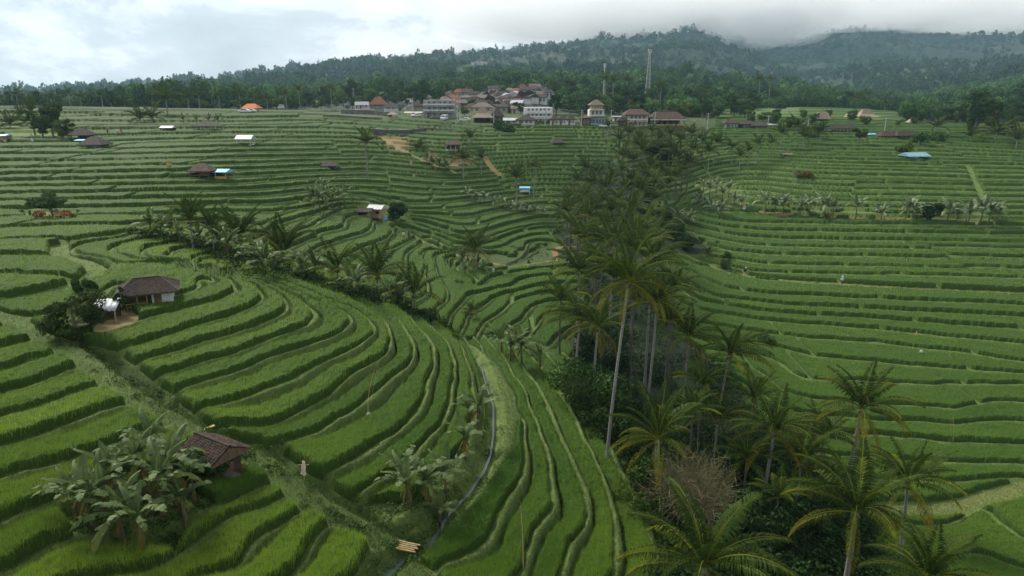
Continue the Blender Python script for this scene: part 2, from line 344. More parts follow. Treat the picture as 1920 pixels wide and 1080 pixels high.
def leafmat(name, c1, c2, trans=0.25, scale=2.0, rough=0.55, spec=0.3):
    m, nt, b = new_mat(name)
    oi = nt.nodes.new('ShaderNodeObjectInfo')
    n = noise(nt, scale, 3); c = mixc(nt, ramp(nt, n, .35, .65), c1, c2)
    c = mixc(nt, ramp(nt, oi.outputs['Random'], 0, 1), c, tuple(0.5 * (a + b_) * .72 for a, b_ in zip(c1, c2)))
    at = attr(nt, 'tint'); hs = nt.nodes.new('ShaderNodeMix'); hs.data_type = 'RGBA'; hs.blend_type = 'MULTIPLY'
    hs.inputs['Factor'].default_value = 1.0
    nt.links.new(c, hs.inputs['A']); nt.links.new(at.outputs['Color'], hs.inputs['B']); c = hs.outputs['Result']
    nt.links.new(c, b.inputs['Base Color']); b.inputs['Roughness'].default_value = rough; b.inputs['Specular IOR Level'].default_value = spec
    translucent(nt, b, c, trans)
    return m
# ------------------------------------------------------------------ mesh from arrays
def mesh_np(name, V, F, mat=None, attrs=None, smooth_=True):
    """V (n,3), F (m,k) all faces of k corners; attrs: name -> (n,) or (n,3) point data"""
    me = bpy.data.meshes.new(name); V = np.ascontiguousarray(V, np.float32); F = np.ascontiguousarray(F, np.int32)
    k = F.shape[1]
    me.vertices.add(len(V)); me.vertices.foreach_set('co', V.ravel())
    me.loops.add(F.size); me.loops.foreach_set('vertex_index', F.ravel())
    me.polygons.add(len(F)); me.polygons.foreach_set('loop_start', np.arange(0, F.size, k, dtype=np.int32))
    me.polygons.foreach_set('loop_total', np.full(len(F), k, np.int32))
    me.polygons.foreach_set('use_smooth', np.full(len(F), smooth_, bool))
    for an, dat in (attrs or {}).items():
        dat = np.asarray(dat, np.float32)
        if dat.ndim == 1:
            a = me.attributes.new(an, 'FLOAT', 'POINT'); a.data.foreach_set('value', dat)
        else:
            a = me.attributes.new(an, 'FLOAT_COLOR', 'POINT')
            a.data.foreach_set('color', np.c_[dat, np.ones(len(dat), np.float32)].astype(np.float32).ravel())
    if mat: me.materials.append(mat)
    me.update(calc_edges=True)
    return me
def link(name, me, parent=None, loc=None, rot=None):
    o = bpy.data.objects.new(name, me); COL.objects.link(o)
    if parent is not None: o.parent = parent
    if loc is not None: o.location = loc
    if rot is not None: o.rotation_euler = rot
    return o
def tag(o, label=None, cat=None, group=None, kind=None):
    if label: o['label'] = label
    if cat: o['category'] = cat
    if group: o['group'] = group
    if kind: o['kind'] = kind
    return o
# ------------------------------------------------------------------ the terraced ground
QL = 1.0
NA, NY = int(1500 * QL), int(1180 * QL)
ga = np.linspace(-1.06, 1.06, NA); gy = np.exp(np.linspace(math.log(13.0), math.log(330.0), NY))
GX = (gy[:, None] * ga[None]); GY = np.broadcast_to(gy[:, None], GX.shape).copy()
# base height on a coarse grid of the same kind, then refined
ca = np.linspace(-1.06, 1.06, 260); cl = np.linspace(math.log(13.0), math.log(330.0), 220)
CZ = zbase(np.exp(cl)[:, None] * ca[None], np.broadcast_to(np.exp(cl)[:, None], (220, 260)))
def grid_lookup(G, x, y):
    a = np.clip((x / np.maximum(y, 1) - ca[0]) / (ca[1] - ca[0]), 0, len(ca) - 1.001)
    l = np.clip((np.log(np.maximum(y, 1)) - cl[0]) / (cl[1] - cl[0]), 0, len(cl) - 1.001)
    i = a.astype(int); j = l.astype(int); fa = a - i; fl = l - j
    return (G[j, i] * (1 - fa) + G[j, i + 1] * fa) * (1 - fl) + (G[j + 1, i] * (1 - fa) + G[j + 1, i + 1] * fa) * fl
Z0 = grid_lookup(CZ, GX, GY)
PU, PV = to_pix(GX, GY, Z0)
# level fields on a coarse picture grid
eu = np.arange(-700, 2640, 8.0); ev = np.concatenate([np.arange(160, 400, 2.0), np.arange(400, 700, 4.0), np.arange(700, 2200, 12.0)])
EU, EV = np.meshgrid(eu, ev)
def level_at(m, u, v):
    G = tps_eval(m, PQ(EU.ravel(), EV.ravel())).reshape(EU.shape)
    i = np.clip((u - eu[0]) / 8.0, 0, len(eu) - 1.001); ii = i.astype(int); fu = i - ii
    jj = np.clip(np.searchsorted(ev, v) - 1, 0, len(ev) - 2); fv = np.clip((v - ev[jj]) / (ev[jj + 1] - ev[jj]), 0, 1)
    return (G[jj, ii] * (1 - fu) + G[jj, ii + 1] * fu) * (1 - fv) + (G[jj + 1, ii] * (1 - fu) + G[jj + 1, ii + 1] * fu) * fv
inA = below_poly(PU, PV, POLY_A); inB = below_poly(PU, PV, POLY_B) & ~inA; inD = below_poly(PU, PV, POLY_D) & ~inA & ~inB
reg = np.where(inA, 0, np.where(inB, 1, np.where(inD, 3, 2)))
LV = np.zeros_like(GX); GRX = np.zeros_like(GX); GRY = np.zeros_like(GX)
dlny = math.log(gy[1] / gy[0]); da = ga[1] - ga[0]
for k, key in enumerate('ABFD'):
    L_ = level_at(FLD[key], PU, PV)
    L_ = L_ + (0.22 if key in 'AB' else 0.14) * (fbm(GX / 5.0, GY / 5.0, 21 + k, 4) - 0.5) + 0.9 * (fbm(GX / 45.0, GY / 45.0, 41 + k, 2) - 0.5) * (key in 'FD') * smooth(120, 180, GY)
    if key in 'FD':      # plots out of step with their neighbours, as on real terraces
        su = GX / 38.0 + 0.9 * fbm(GX / 60, GY / 30, 3 + k, 2) + np.floor(L_ / 3.0) * 0.37
        cell = np.floor(su)
        L_ = L_ + (hash2(cell, np.floor(L_ / 3.0), 5) > 0.55) * 0.5 * smooth(110, 150, GY)
        if key == 'F': cellF = su - cell; 
    dLa = np.gradient(L_, da, axis=1); dLl = np.gradient(L_, dlny, axis=0)
    gx_ = dLa / GY; gy_ = (dLl - ga[None] * dLa) / GY
    if key == 'B': L_ = np.maximum(L_, 0.3)
    m = reg == k
    LV[m] = L_[m]; GRX[m] = gx_[m]; GRY[m] = gy_[m]
gn = np.clip(np.hypot(GRX, GRY), 0.03, 1.6)
zx = np.gradient(Z0, da, axis=1); zl = np.gradient(Z0, dlny, axis=0)
ZXg = zx / GY; ZYg = (zl - ga[None] * zx) / GY
HS = np.clip(-(ZXg * GRX + ZYg * GRY) / np.maximum(gn ** 2, 1e-3), 0.22, 0.95)
# blur the step heights
def blur(a, n):
    k = np.ones(n) / n
    a = np.apply_along_axis(lambda r: np.convolve(np.pad(r, n // 2, 'edge'), k, 'valid')[:len(r)], 1, a)
    return np.apply_along_axis(lambda r: np.convolve(np.pad(r, n // 2, 'edge'), k, 'valid')[:len(r)], 0, a)
HS = blur(HS, 31)
FR = LV - np.floor(LV); IDX = np.floor(LV)
wid = 1.0 / gn
d1 = (1 - FR) * wid; d0 = FR * wid
def dist_lines(pls, rad):
    D = np.full(GX.shape, 1e3)
    for pl in pls:
        pl = np.array(pl, float)
        X, Y = hit(pl[:, 0], np.minimum(pl[:, 1], 1500), y0=13)
        for i in range(len(X) - 1):
            x1, y1, x2, y2 = X[i], Y[i], X[i + 1], Y[i + 1]
            if np.hypot(x2 - x1, y2 - y1) > 80: continue
            j0 = np.searchsorted(gy, min(y1, y2) - rad); j1 = np.searchsorted(gy, max(y1, y2) + rad)
            if j1 <= j0: continue
            gx = GX[j0:j1]; gyy = GY[j0:j1]
            lo = np.searchsorted(ga, min((min(x1, x2) - rad) / gy[j0:j1].min(), (min(x1, x2) - rad) / gy[j0:j1].max()))
            hi = np.searchsorted(ga, max((max(x1, x2) + rad) / gy[j0:j1].min(), (max(x1, x2) + rad) / gy[j0:j1].max()))
            if hi <= lo: continue
            sx = gx[:, lo:hi]; sy = gyy[:, lo:hi]; L2 = (x2 - x1) ** 2 + (y2 - y1) ** 2 + 1e-9
            t = np.clip(((sx - x1) * (x2 - x1) + (sy - y1) * (y2 - y1)) / L2, 0, 1)
            d = np.hypot(sx - x1 - t * (x2 - x1), sy - y1 - t * (y2 - y1))
            D[j0:j1, lo:hi] = np.minimum(D[j0:j1, lo:hi], d)
    return D
DITCH = [(105,640),(190,660),(245,705),(300,750),(345,785),(400,822),(450,838),(520,862),(560,895),(610,930),(660,965),(720,1003),(760,1022)]
STREAM = [(853,637),(880,653),(903,683),(913,720),(925,753),(925,803),(920,843),(907,873),(880,913),(840,953),(823,983),(807,1008),(785,1025),(755,1040),(720,1070),(690,1100),(640,1170)]
BANK = [(880,650),(925,690),(940,730),(952,775),(948,820),(925,860),(895,900),(860,945)]
SWALE = [(-100,580),(0,567),(100,547),(170,522),(185,507),(160,493),(113,480),(110,460),(150,452),(187,447),(253,437),(290,440)]
wob = 1 + 0.5 * (fbm(GX / 1.7, GY / 1.7, 77, 3) - .5)
d_main = dist_lines([PATHS['main'][0]], 5) * wob
d_path = np.full(GX.shape, 1e3); dirtw = np.zeros(GX.shape)
DW = {'rightdown': .22, 'right': .45, 'upper': .4, 'winding': 1.0, 'brownfork': .8, 'brownright': 1.0, 'divider': 0.0}
for k_, (pl_, hw_) in PATHS.items():
    if k_ != 'main':
        dd_ = dist_lines([pl_], 4) * wob - hw_ + 0.5; dirtw = np.where(dd_ < d_path, DW[k_], dirtw); d_path = np.minimum(d_path, dd_)
d_ditch = dist_lines([DITCH], 4) * wob
d_stream = dist_lines([STREAM], 4)
d_bank = dist_lines([BANK], 4) * wob
d_swale = dist_lines([SWALE], 4) * wob
d_bnd = dist_lines([BND[11:]], 4) * wob
# bare or bushy ground (no rice): picture polygons
NORICE = [[(1060,395),(1040,440),(1075,470),(1090,520),(1080,600),(1060,640),(1075,700),(1110,780),(1150,860),(1190,930),(1240,1000),(1240,1200),(1660,1200),(1640,1000),(1560,920),(1480,850),(1430,790),(1400,740),(1330,690),(1290,640),(1240,560),(1180,520),(1215,465),(1290,478),(1345,470),(1310,450),(1270,425),(1230,400),(1200,360),(1160,300),(1110,310),(1090,350)],
 [(700,250),(725,247),(765,252),(775,275),(755,290),(730,275)],[(800,295),(875,290),(880,305),(850,310),(800,308)],
 [(195,588),(240,583),(262,600),(235,625),(190,640),(172,615)],[(640,965),(690,940),(760,950),(800,905),(860,850),(885,820),(910,840),(900,880),(820,990),(780,1015),(700,995)],
 [(1035,455),(1080,445),(1090,490),(1000,495),(940,500),(860,485),(840,472),(940,476),(1000,470)],
 [(40,400),(90,388),(150,395),(145,412),(80,415)],[(640,390),(690,380),(770,385),(770,425),(700,415),(650,402)],
 [(1410,393),(1500,392),(1640,397),(1760,405),(1870,408),(1875,420),(1760,419),(1600,412),(1480,405),(1420,402)],
 [(330,870),(350,820),(420,825),(480,860),(470,910),(400,915)],[(110,930),(240,880),(360,900),(420,960),(330,1050),(180,1040),(120,990)],
 [(0,232),(130,232),(160,262),(0,268)],[(1300,340),(1340,330),(1395,360),(1400,385),(1330,380)]]
nr = np.zeros(GX.shape, bool)
jit_u = PU + 30 * (fbm(GX / 3, GY / 3, 91, 4) - .5) * 2; jit_v = PV + 16 * (fbm(GX / 3, GY / 3, 92, 3) - .5) * 2
for pg in NORICE: nr |= below_poly(jit_u, jit_v, pg)
nr |= (PU > 1130) & (PU < 1330) & (PV < 262) & (GY > 215)
nr |= GY > 300
VILL = [(560,150),(560,221),(700,226),(760,226),(930,236),(1140,240),(1340,240),(1340,150)]
nr |= below_poly(PU, PV, VILL)
nr |= (PV < 209 + 6 * fbm(GX / 20, GY / 20, 3, 2)) & (PU < 600)
# cross bunds
cb = np.abs(((GX * 1.0 + 30 * hash2(IDX, reg, 3)) / (14 + 16 * hash2(IDX, reg, 8))) % 1.0 - 0.5) * (14 + 16 * hash2(IDX, reg, 8))
flat = np.clip(np.minimum.reduce([smooth(0.5, 1.4, d_main), smooth(0.6, 1.9, d_ditch), smooth(0.5, 1.6, d_stream), smooth(0.4, 1.0, d_path),
        smooth(0.6, 1.8, d_swale), smooth(0.5, 1.8, d_bank)]), 0, 1)
step = HS * (FR - 0.5)
nearB = (reg == 1) * smooth(520, 800, PU)
bw = np.clip((0.10 + .07 * nearB) * wid, 0.14, 0.34 + .2 * nearB)
rw = np.clip(0.10 * wid, 0.12, 0.34)
w2 = 0.45 + 1.1 * fbm(GX / 1.4, GY / 1.4, 171, 3); bw = bw * w2; rw = rw * (0.5 + 1.0 * fbm(GX / .9, GY / .9, 172, 2))
step = step + HS * np.clip(1 - d0 / rw, 0, 1) ** 1.2
bund = (0.10 + .12 * nearB) * (0.3 + 1.3 * fbm(GX / 2.2, GY / 2.2, 173, 2)) * np.exp(-((d1 - bw * 0.5) / (bw * 0.55)) ** 2)
bushy = below_poly(jit_u, jit_v, NORICE[0]) & (PV > 290)
bushk = blur(bushy.astype(float), 9)
GZ = Z0 + (step + bund) * flat * (1 - 0.7 * bushk)
GZ = GZ + 0.12 * (1 - smooth(0.5, 1.2, d_main)) - 0.75 * (1 - smooth(0.2, 1.3, d_ditch)) * smooth(0.8, 1.4, d_main) - 0.55 * (1 - smooth(0.25, 0.8, d_stream))
GZ = GZ - 0.25 * (1 - smooth(0.3, 1.2, d_swale)) + 0.2 * (1 - smooth(0.4, 1.1, d_bank)) * smooth(0.6, 1.0, d_stream)
GZ = GZ + 0.10 * (fbm(GX / 0.5, GY / 0.5, 14, 3) - .5) * (GY < 120)
rice = np.minimum.reduce([smooth(rw, rw + 0.16, d0), smooth(bw + 0.12, bw + 0.26, d1), smooth(0.75, 0.95, d_main), smooth(0.9, 1.25, d_ditch),
        smooth(0.55, 0.75, d_stream), smooth(0.6, 0.9, d_path), smooth(0.8, 1.1, d_swale), smooth(0.75, 1.0, d_bank), smooth(0.4, 0.6, d_bnd), np.where(GY > 75, smooth(0.3, 0.45, cb), 1.0)])
ends = (hash2(IDX, reg, 31) > 0.93) & (GY > 60)
rice = np.where(nr, 0, rice); rice = np.where(wid < 0.5, 0, rice)
def lerp3(a, b, t): return a + (np.asarray(b) - a) * t[..., None]
dirt = np.clip(np.maximum.reduce([(1 - smooth(0.15, 0.55, d_path)) * (reg != 0) * dirtw, 0.0 * d_main]), 0, 1)
for pg in (NORICE[1], NORICE[3], NORICE[2]): dirt = np.maximum(dirt, below_poly(jit_u, jit_v, pg) * (0.4 + 0.9 * fbm(GX / 2, GY / 2, 5, 2)))
dirt = np.maximum(dirt, below_poly(jit_u, jit_v, NORICE[8]) * 0.75 * (PV > interp_v([(1410,398),(1640,406),(1870,415)], PU)))
dirt = np.clip(dirt, 0, 1)
wet = (1 - smooth(0.1, 0.4, d0)) * 0  # (kept flat)
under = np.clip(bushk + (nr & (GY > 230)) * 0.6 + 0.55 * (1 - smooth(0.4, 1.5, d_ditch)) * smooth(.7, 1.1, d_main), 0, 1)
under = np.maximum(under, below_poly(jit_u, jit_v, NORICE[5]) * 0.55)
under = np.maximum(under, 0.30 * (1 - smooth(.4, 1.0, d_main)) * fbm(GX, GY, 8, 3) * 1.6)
lush = fbm(GX / 6, GY / 6, 33, 3)
# crop tone by plot: yellow-green on the crest of the left hill and on the upper right, deeper green low in the bowl
tone = 0.50 + 0.32 * smooth(75, 130, GY) + 0.50 * (hash2(IDX, reg, 11) - .5) + 0.25 * (fbm(GX / 25, GY / 25, 51, 2) - .5) + 0.45 * (fbm(GX / 7, GY / 7, 52, 3) - .5)
crest = np.exp(-(((PU - 330) / 260) ** 2 + ((PV - 520) / 70) ** 2)); tone = tone + 0.55 * crest
tone = tone - 0.42 * np.exp(-(((PU - 950) / 260) ** 2 + ((PV - 850) / 300) ** 2)) + 0.40 * ((reg == 3) & (PV < 400)) - 0.25 * np.exp(-(((PU - 880) / 170) ** 2 + ((PV - 410) / 60) ** 2))
tone = np.clip(tone, 0, 1)
def quads(mask):
    i = np.arange(NY * NA).reshape(NY, NA)
    f = np.stack([i[:-1, :-1], i[:-1, 1:], i[1:, 1:], i[1:, :-1]], -1)
    return f[mask]
# ground material
m, nt, b = new_mat('bund_grass_and_soil')
n1 = noise(nt, .7, 6, .7); n2 = noise(nt, 6.0, 5, .7)
g = mixc(nt, ramp(nt, n1, .35, .65), (0.065, 0.115, 0.024), (0.140, 0.190, 0.050))
g = mixc(nt, ramp(nt, n2, .40, .75), g, (0.030, 0.060, 0.014))
dirtc = mixc(nt, ramp(nt, n2, .3, .7), (0.24, 0.165, 0.075), (0.13, 0.085, 0.04))
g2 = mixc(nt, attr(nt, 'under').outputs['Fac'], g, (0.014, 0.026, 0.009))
g3 = mixc(nt, attr(nt, 'dirt').outputs['Fac'], g2, dirtc)
nt.links.new(g3, b.inputs['Base Color']); b.inputs['Roughness'].default_value = 0.9
bp = nt.nodes.new('ShaderNodeBump'); bp.inputs['Strength'].default_value = 0.9; bp.inputs['Distance'].default_value = 0.08
nt.links.new(noise(nt, 5.0, 6, .7), bp.inputs['Height']); nt.links.new(bp.outputs[0], b.inputs['Normal'])
M_ground = m
nf = np.ones((NY - 1, NA - 1), bool)
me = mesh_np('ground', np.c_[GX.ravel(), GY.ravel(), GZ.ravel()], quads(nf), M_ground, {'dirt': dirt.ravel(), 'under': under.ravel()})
tag(link('ground', me), kind='structure')
# ------------------------------------------------------------------ rice
RH = np.where(reg >= 2, 0.54 + 0.12 * smooth(60, 110, GY), 0.54) + 0.10 * (hash2(IDX, reg, 19) - .5) * 2
bumpy = (vnoise(GX / 0.22, GY / 0.22, 61) - .5) * 0.16 * smooth(150, 40, GY) + (fbm(GX / 1.3, GY / 1.3, 62, 2) - .5) * 0.22
CZr = GZ + np.where(rice > 0, -0.06 + (RH + 0.06) * np.clip(rice, 0, 1) ** 0.6 + bumpy * rice, -0.12)
CZr = CZr - bund * flat * (rice > 0.5)
msk = (rice[:-1, :-1] > 0) | (rice[1:, :-1] > 0) | (rice[:-1, 1:] > 0) | (rice[1:, 1:] > 0)
F = quads(msk); used = np.zeros(NY * NA, bool); used[F.ravel()] = True; remap = np.cumsum(used) - 1
ricecol_lo = np.array([0.050, 0.118, 0.014]); ricecol_hi = np.array([0.250, 0.370, 0.044])
def crop(t, k): # crop colour from tone and a per-blade variation
    c = ricecol_lo + (ricecol_hi - ricecol_lo) * np.clip(t, 0, 1)[:, None]
    return c * (0.72 + 0.56 * k[:, None])
m, nt, b = new_mat('rice_canopy_shade_tone')
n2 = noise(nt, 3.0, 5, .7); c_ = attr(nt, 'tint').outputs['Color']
cc = mixc(nt, ramp(nt, n2, .3, .75), (0.036, 0.074, 0.010), (0.017, 0.038, 0.005))  # body darker than the blades: shade between stems put into the colour
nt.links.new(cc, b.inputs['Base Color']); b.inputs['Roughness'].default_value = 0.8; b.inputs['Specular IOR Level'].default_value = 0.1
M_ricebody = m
m, nt, b = new_mat('rice_blade')
c_ = attr(nt, 'tint').outputs['Color']; nt.links.new(c_, b.inputs['Base Color']); b.inputs['Roughness'].default_value = 0.55
b.inputs['Specular IOR Level'].default_value = 0.25; translucent(nt, b, c_, 0.35)
M_blade = m
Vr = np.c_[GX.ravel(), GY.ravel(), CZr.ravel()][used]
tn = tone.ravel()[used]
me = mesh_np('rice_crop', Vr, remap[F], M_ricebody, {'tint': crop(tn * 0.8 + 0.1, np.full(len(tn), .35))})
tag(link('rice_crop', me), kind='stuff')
def blades(name, prob, n, zsurf, root, hgt, wfun, lean, tones, mat, side=None):
    """scatters narrow leaf triangles over the grid, with likelihood prob per cell"""
    p = prob.ravel().astype(np.float64); c = np.cumsum(p); idx = np.searchsorted(c, RNG.random(n) * c[-1])
    j, i = np.divmod(idx, NA); j = np.minimum(j, NY - 2); i = np.minimum(i, NA - 2)
    fa, fl = RNG.random(n), RNG.random(n)
    x = GX[j, i] + fa * (GX[j, i + 1] - GX[j, i]); y = GY[j, i] + fl * (GY[j + 1, i] - GY[j, i]); x = x * y / GY[j, i]
    z = zsurf[j, i] * (1 - fl) + zsurf[j + 1, i] * fl
    h = hgt * (0.65 + 0.7 * RNG.random(n)) ; w = wfun(y)
    az = RNG.random(n) * 2 * PI; ln = lean * (0.2 + RNG.random(n)); dx, dy = np.cos(az) * ln * h, np.sin(az) * ln * h
    pa = RNG.random(n) * PI; wx, wy = np.cos(pa) * w, np.sin(pa) * w * .6
    z0 = z - root
    V = np.empty((n, 3, 3)); V[:, 0] = np.c_[x - wx, y - wy, z0]; V[:, 1] = np.c_[x + wx, y + wy, z0]; V[:, 2] = np.c_[x + dx, y + dy, z0 + h + root * .6]
    k = RNG.random(n); col_ = tones(tone[j, i], k)
    me = mesh_np(name, V.reshape(-1, 3), np.arange(3 * n).reshape(-1, 3), mat, {'tint': np.repeat(col_, 3, 0)}, False)
    return me
pxd = np.abs(Z0) / GY
pr = pxd * (rice > 0.3) * (GY < 260) * (np.abs(ga)[None] < 0.98)
NB = int(1500000 * QL * QL)
me = blades('rice_blades', pr * (0.35 + smooth(200, 60, GY)), NB, CZr, 0.30, 0.36, lambda y: np.maximum(0.014, 0.00036 * y), 0.42, crop, M_blade)
tag(link('rice_blades', me), kind='stuff')
# rough grass on the bunds, banks and paths
def grasscol(t, k):
    a = np.array([0.050, 0.095, 0.018]); b_ = np.array([0.190, 0.240, 0.070]); return a + (b_ - a) * (k[:, None] ** 1.3) * (0.7 + .6 * RNG.random((len(k), 1)))
pg_ = pxd * (rice <= 0.02) * (dirt < 0.3) * (GY < 130) * (under < 0.6) * (np.abs(ga)[None] < 0.98) * (d_stream > 0.45)
me = blades('bank_grass', pg_ * (0.25 + smooth(110, 40, GY)), int(420000 * QL * QL), GZ, 0.03, 0.13, lambda y: np.maximum(0.012, 0.00040 * y), 1.3, grasscol, M_blade)
tag(link('bank_grass', me), kind='stuff')
def gz(x, y):
    """real ground height under a point near the camera, else the base terrain"""
    x = np.atleast_1d(np.asarray(x, float)); y = np.atleast_1d(np.asarray(y, float))
    a = np.clip((x / np.maximum(y, 1) - ga[0]) / da, 0, NA - 1.001); l = np.clip((np.log(np.maximum(y, 13)) - math.log(13.0)) / dlny, 0, NY - 1.001)
    i = a.astype(int); j = l.astype(int); fa = a - i; fl = l - j
    z = (GZ[j, i] * (1 - fa) + GZ[j, i + 1] * fa) * (1 - fl) + (GZ[j + 1, i] * (1 - fa) + GZ[j + 1, i + 1] * fa) * fl
    return np.where(y < 325, z, zbase(x, y))
def spot(u, v):
    """ground point seen at picture position (u, v)"""
    x, y = hit([u], [v]); x, y = float(x[0]), float(y[0]); return x, y, float(gz(x, y)[0])
def at(u, Y):
    """ground point on picture column u at depth Y"""
    a = (u - 960) / FPX / 1.0; x = a * Y
    for _ in range(4):
        z = float(gz(x, Y)[0]); d = Y * CP - z * SP; x = a * d
    return x, Y, float(gz(x, Y)[0])
# ------------------------------------------------------------------ far hills
fa_ = np.linspace(-1.06, 1.06, 520); fy_ = np.exp(np.linspace(math.log(322), math.log(3700), 340))
HX = fy_[:, None] * fa_[None]; HY = np.broadcast_to(fy_[:, None], HX.shape)
HZ = zbase(HX, HY) - 0.5
i_ = np.arange(HX.size).reshape(HX.shape)
Fh = np.stack([i_[:-1, :-1], i_[:-1, 1:], i_[1:, 1:], i_[1:, :-1]], -1).reshape(-1, 4)
M_hill = simple('hill_undergrowth', (0.020, 0.036, 0.016), (0.012, 0.022, 0.009), scale=0.05, detail=6)
tag(link('hills', mesh_np('hills', np.c_[HX.ravel(), HY.ravel(), HZ.ravel()], Fh, M_hill)), kind='structure')
# paddies on the shelf beyond the village
def far_paddies():
    n, q = 420, 300; a = np.linspace(.27, .62, n); y = np.linspace(296, 425, q); X = y[:, None] * a[None]; Y = np.broadcast_to(y[:, None], X.shape)
    z = zbase(X, Y); u, v = to_pix(X, Y, z); k = (v - 196) / 3.3 + .8 * fbm(X / 40, Y / 25, 15, 2); fr = k - np.floor(k)
    m_ = below_poly(u, v, [(1335,240),(1345,212),(1420,198),(1480,192),(1600,196),(1680,210),(1700,226),(1640,240)])
    zz = z + 0.25 + np.where(fr < .62, 1.0, 0.15); F = (np.arange(n * q).reshape(q, n)); F = np.stack([F[:-1, :-1], F[:-1, 1:], F[1:, 1:], F[1:, :-1]], -1)[m_[:-1, :-1]]
    us = np.unique(F); rm = np.zeros(n * q, int); rm[us] = np.arange(len(us)); t = 0.22 + .3 * (hash2(np.floor(k), 3.0, 2) - .5).ravel()[us]
    V = np.c_[X.ravel(), Y.ravel(), zz.ravel()][us]; me = mesh_np('far_rice', V, rm[F], M_blade, {'tint': crop(t, np.full(len(us), .3))}); tag(link('far_rice', me), kind='stuff')
far_paddies()
# outer ground, so that the land reaches the horizon on every side
OX = np.array([[-3950,-250,-60],[-3950,3850,-60],[3950,3850,-60],[3950,-250,-60.]]); 
tag(link('plain', mesh_np('plain', OX, np.array([[0,3,2,1]]), M_hill, smooth_=False)), kind='structure')
# haze
def haze_box(x0, x1, y0, y1, z0, z1, dens_):
    V = [(x, y, z) for x in (x0, x1) for y in (y0, y1) for z in (z0, z1)]
    F = [(0,1,3,2),(4,6,7,5),(0,4,5,1),(2,3,7,6),(0,2,6,4),(1,5,7,3)]
    mt = bpy.data.materials.new('haze_air'); mt.use_nodes = True; nt = mt.node_tree; nt.nodes.clear()
    o = nt.nodes.new('ShaderNodeOutputMaterial'); v = nt.nodes.new('ShaderNodeVolumePrincipled')
    v.inputs['Density'].default_value = dens_; v.inputs['Color'].default_value = (0.50, 0.80, 1.0, 1); v.inputs['Anisotropy'].default_value = 0.2
    nt.links.new(v.outputs[0], o.inputs['Volume'])
    me = bpy.data.meshes.new('haze'); me.from_pydata(V, [], F); me.materials.append(mt)
    return tag(link('haze', me), kind='stuff')
HAZE = haze_box(-4000, 4000, -300, 3900, -61, 420, 0.000105)
# ------------------------------------------------------------------ plant building blocks
class Geo:
    """collects quads with per-vertex tints, then makes one mesh"""
    def __init__(s): s.V = []; s.F = []; s.T = []; s.n = 0
    def add(s, V, F, tint=(1, 1, 1)):
        V = np.asarray(V, float); s.V.append(V); s.F.append(np.asarray(F, int) + s.n); s.n += len(V)
        t = np.asarray(tint, float); s.T.append(np.broadcast_to(t, (len(V), 3)) if t.ndim == 1 else t)
    def tube(s, P, R, k=7, tint=(1, 1, 1), cap=False):
        P = np.asarray(P, float); n = len(P); R = np.broadcast_to(R, n); V = []
        for i in range(n):
            d = P[min(i + 1, n - 1)] - P[max(i - 1, 0)]; d = d / (np.linalg.norm(d) + 1e-9)
            a = np.cross(d, (0, 0, 1) if abs(d[2]) < .9 else (1, 0, 0)); a /= np.linalg.norm(a) + 1e-9; b = np.cross(d, a)
            th = np.arange(k) * 2 * PI / k
            V.append(P[i] + R[i] * (np.cos(th)[:, None] * a + np.sin(th)[:, None] * b))
        V = np.concatenate(V); F = [[i * k + j, i * k + (j + 1) % k, (i + 1) * k + (j + 1) % k, (i + 1) * k + j] for i in range(n - 1) for j in range(k)]
        s.add(V, F, tint)
    def build(s, name, mat, sm=True):
        return mesh_np(name, np.concatenate(s.V), np.concatenate(s.F), mat, {'tint': np.concatenate(s.T)}, sm)
G_FROND = (0.050, 0.088, 0.020)
M_frond = leafmat('palm_leaflets', (0.026, 0.056, 0.009), (0.042, 0.070, 0.012), 0.25, 1.5, .6, .07)
M_trunk = simple('palm_bark', (0.28, 0.285, 0.27), (0.13, 0.13, 0.12), scale=6, bump=.6, stretch=(1, 1, 5))
M_bananap = leafmat('pale_banana_leaf', (0.17, 0.23, 0.12), (0.11, 0.16, 0.07), 0.25, 1.5, .5, .3)
M_banana = leafmat('banana_leaf', (0.120, 0.175, 0.065), (0.075, 0.125, 0.038), 0.35, 1.5, .55, .15)
M_stem = simple('banana_stem', (0.12, 0.11, 0.05), (0.07, 0.06, 0.03), scale=5)
M_leaf = leafmat('broad_leaf', (0.024, 0.050, 0.015), (0.046, 0.076, 0.022), 0.22, .6, .7, .06)
M_bark = simple('tree_bark', (0.16, 0.13, 0.10), (0.08, 0.07, 0.05), scale=5, bump=.5)
M_dead = simple('dry_twigs', (0.185, 0.168, 0.085), (0.13, 0.118, 0.06), scale=1.5)
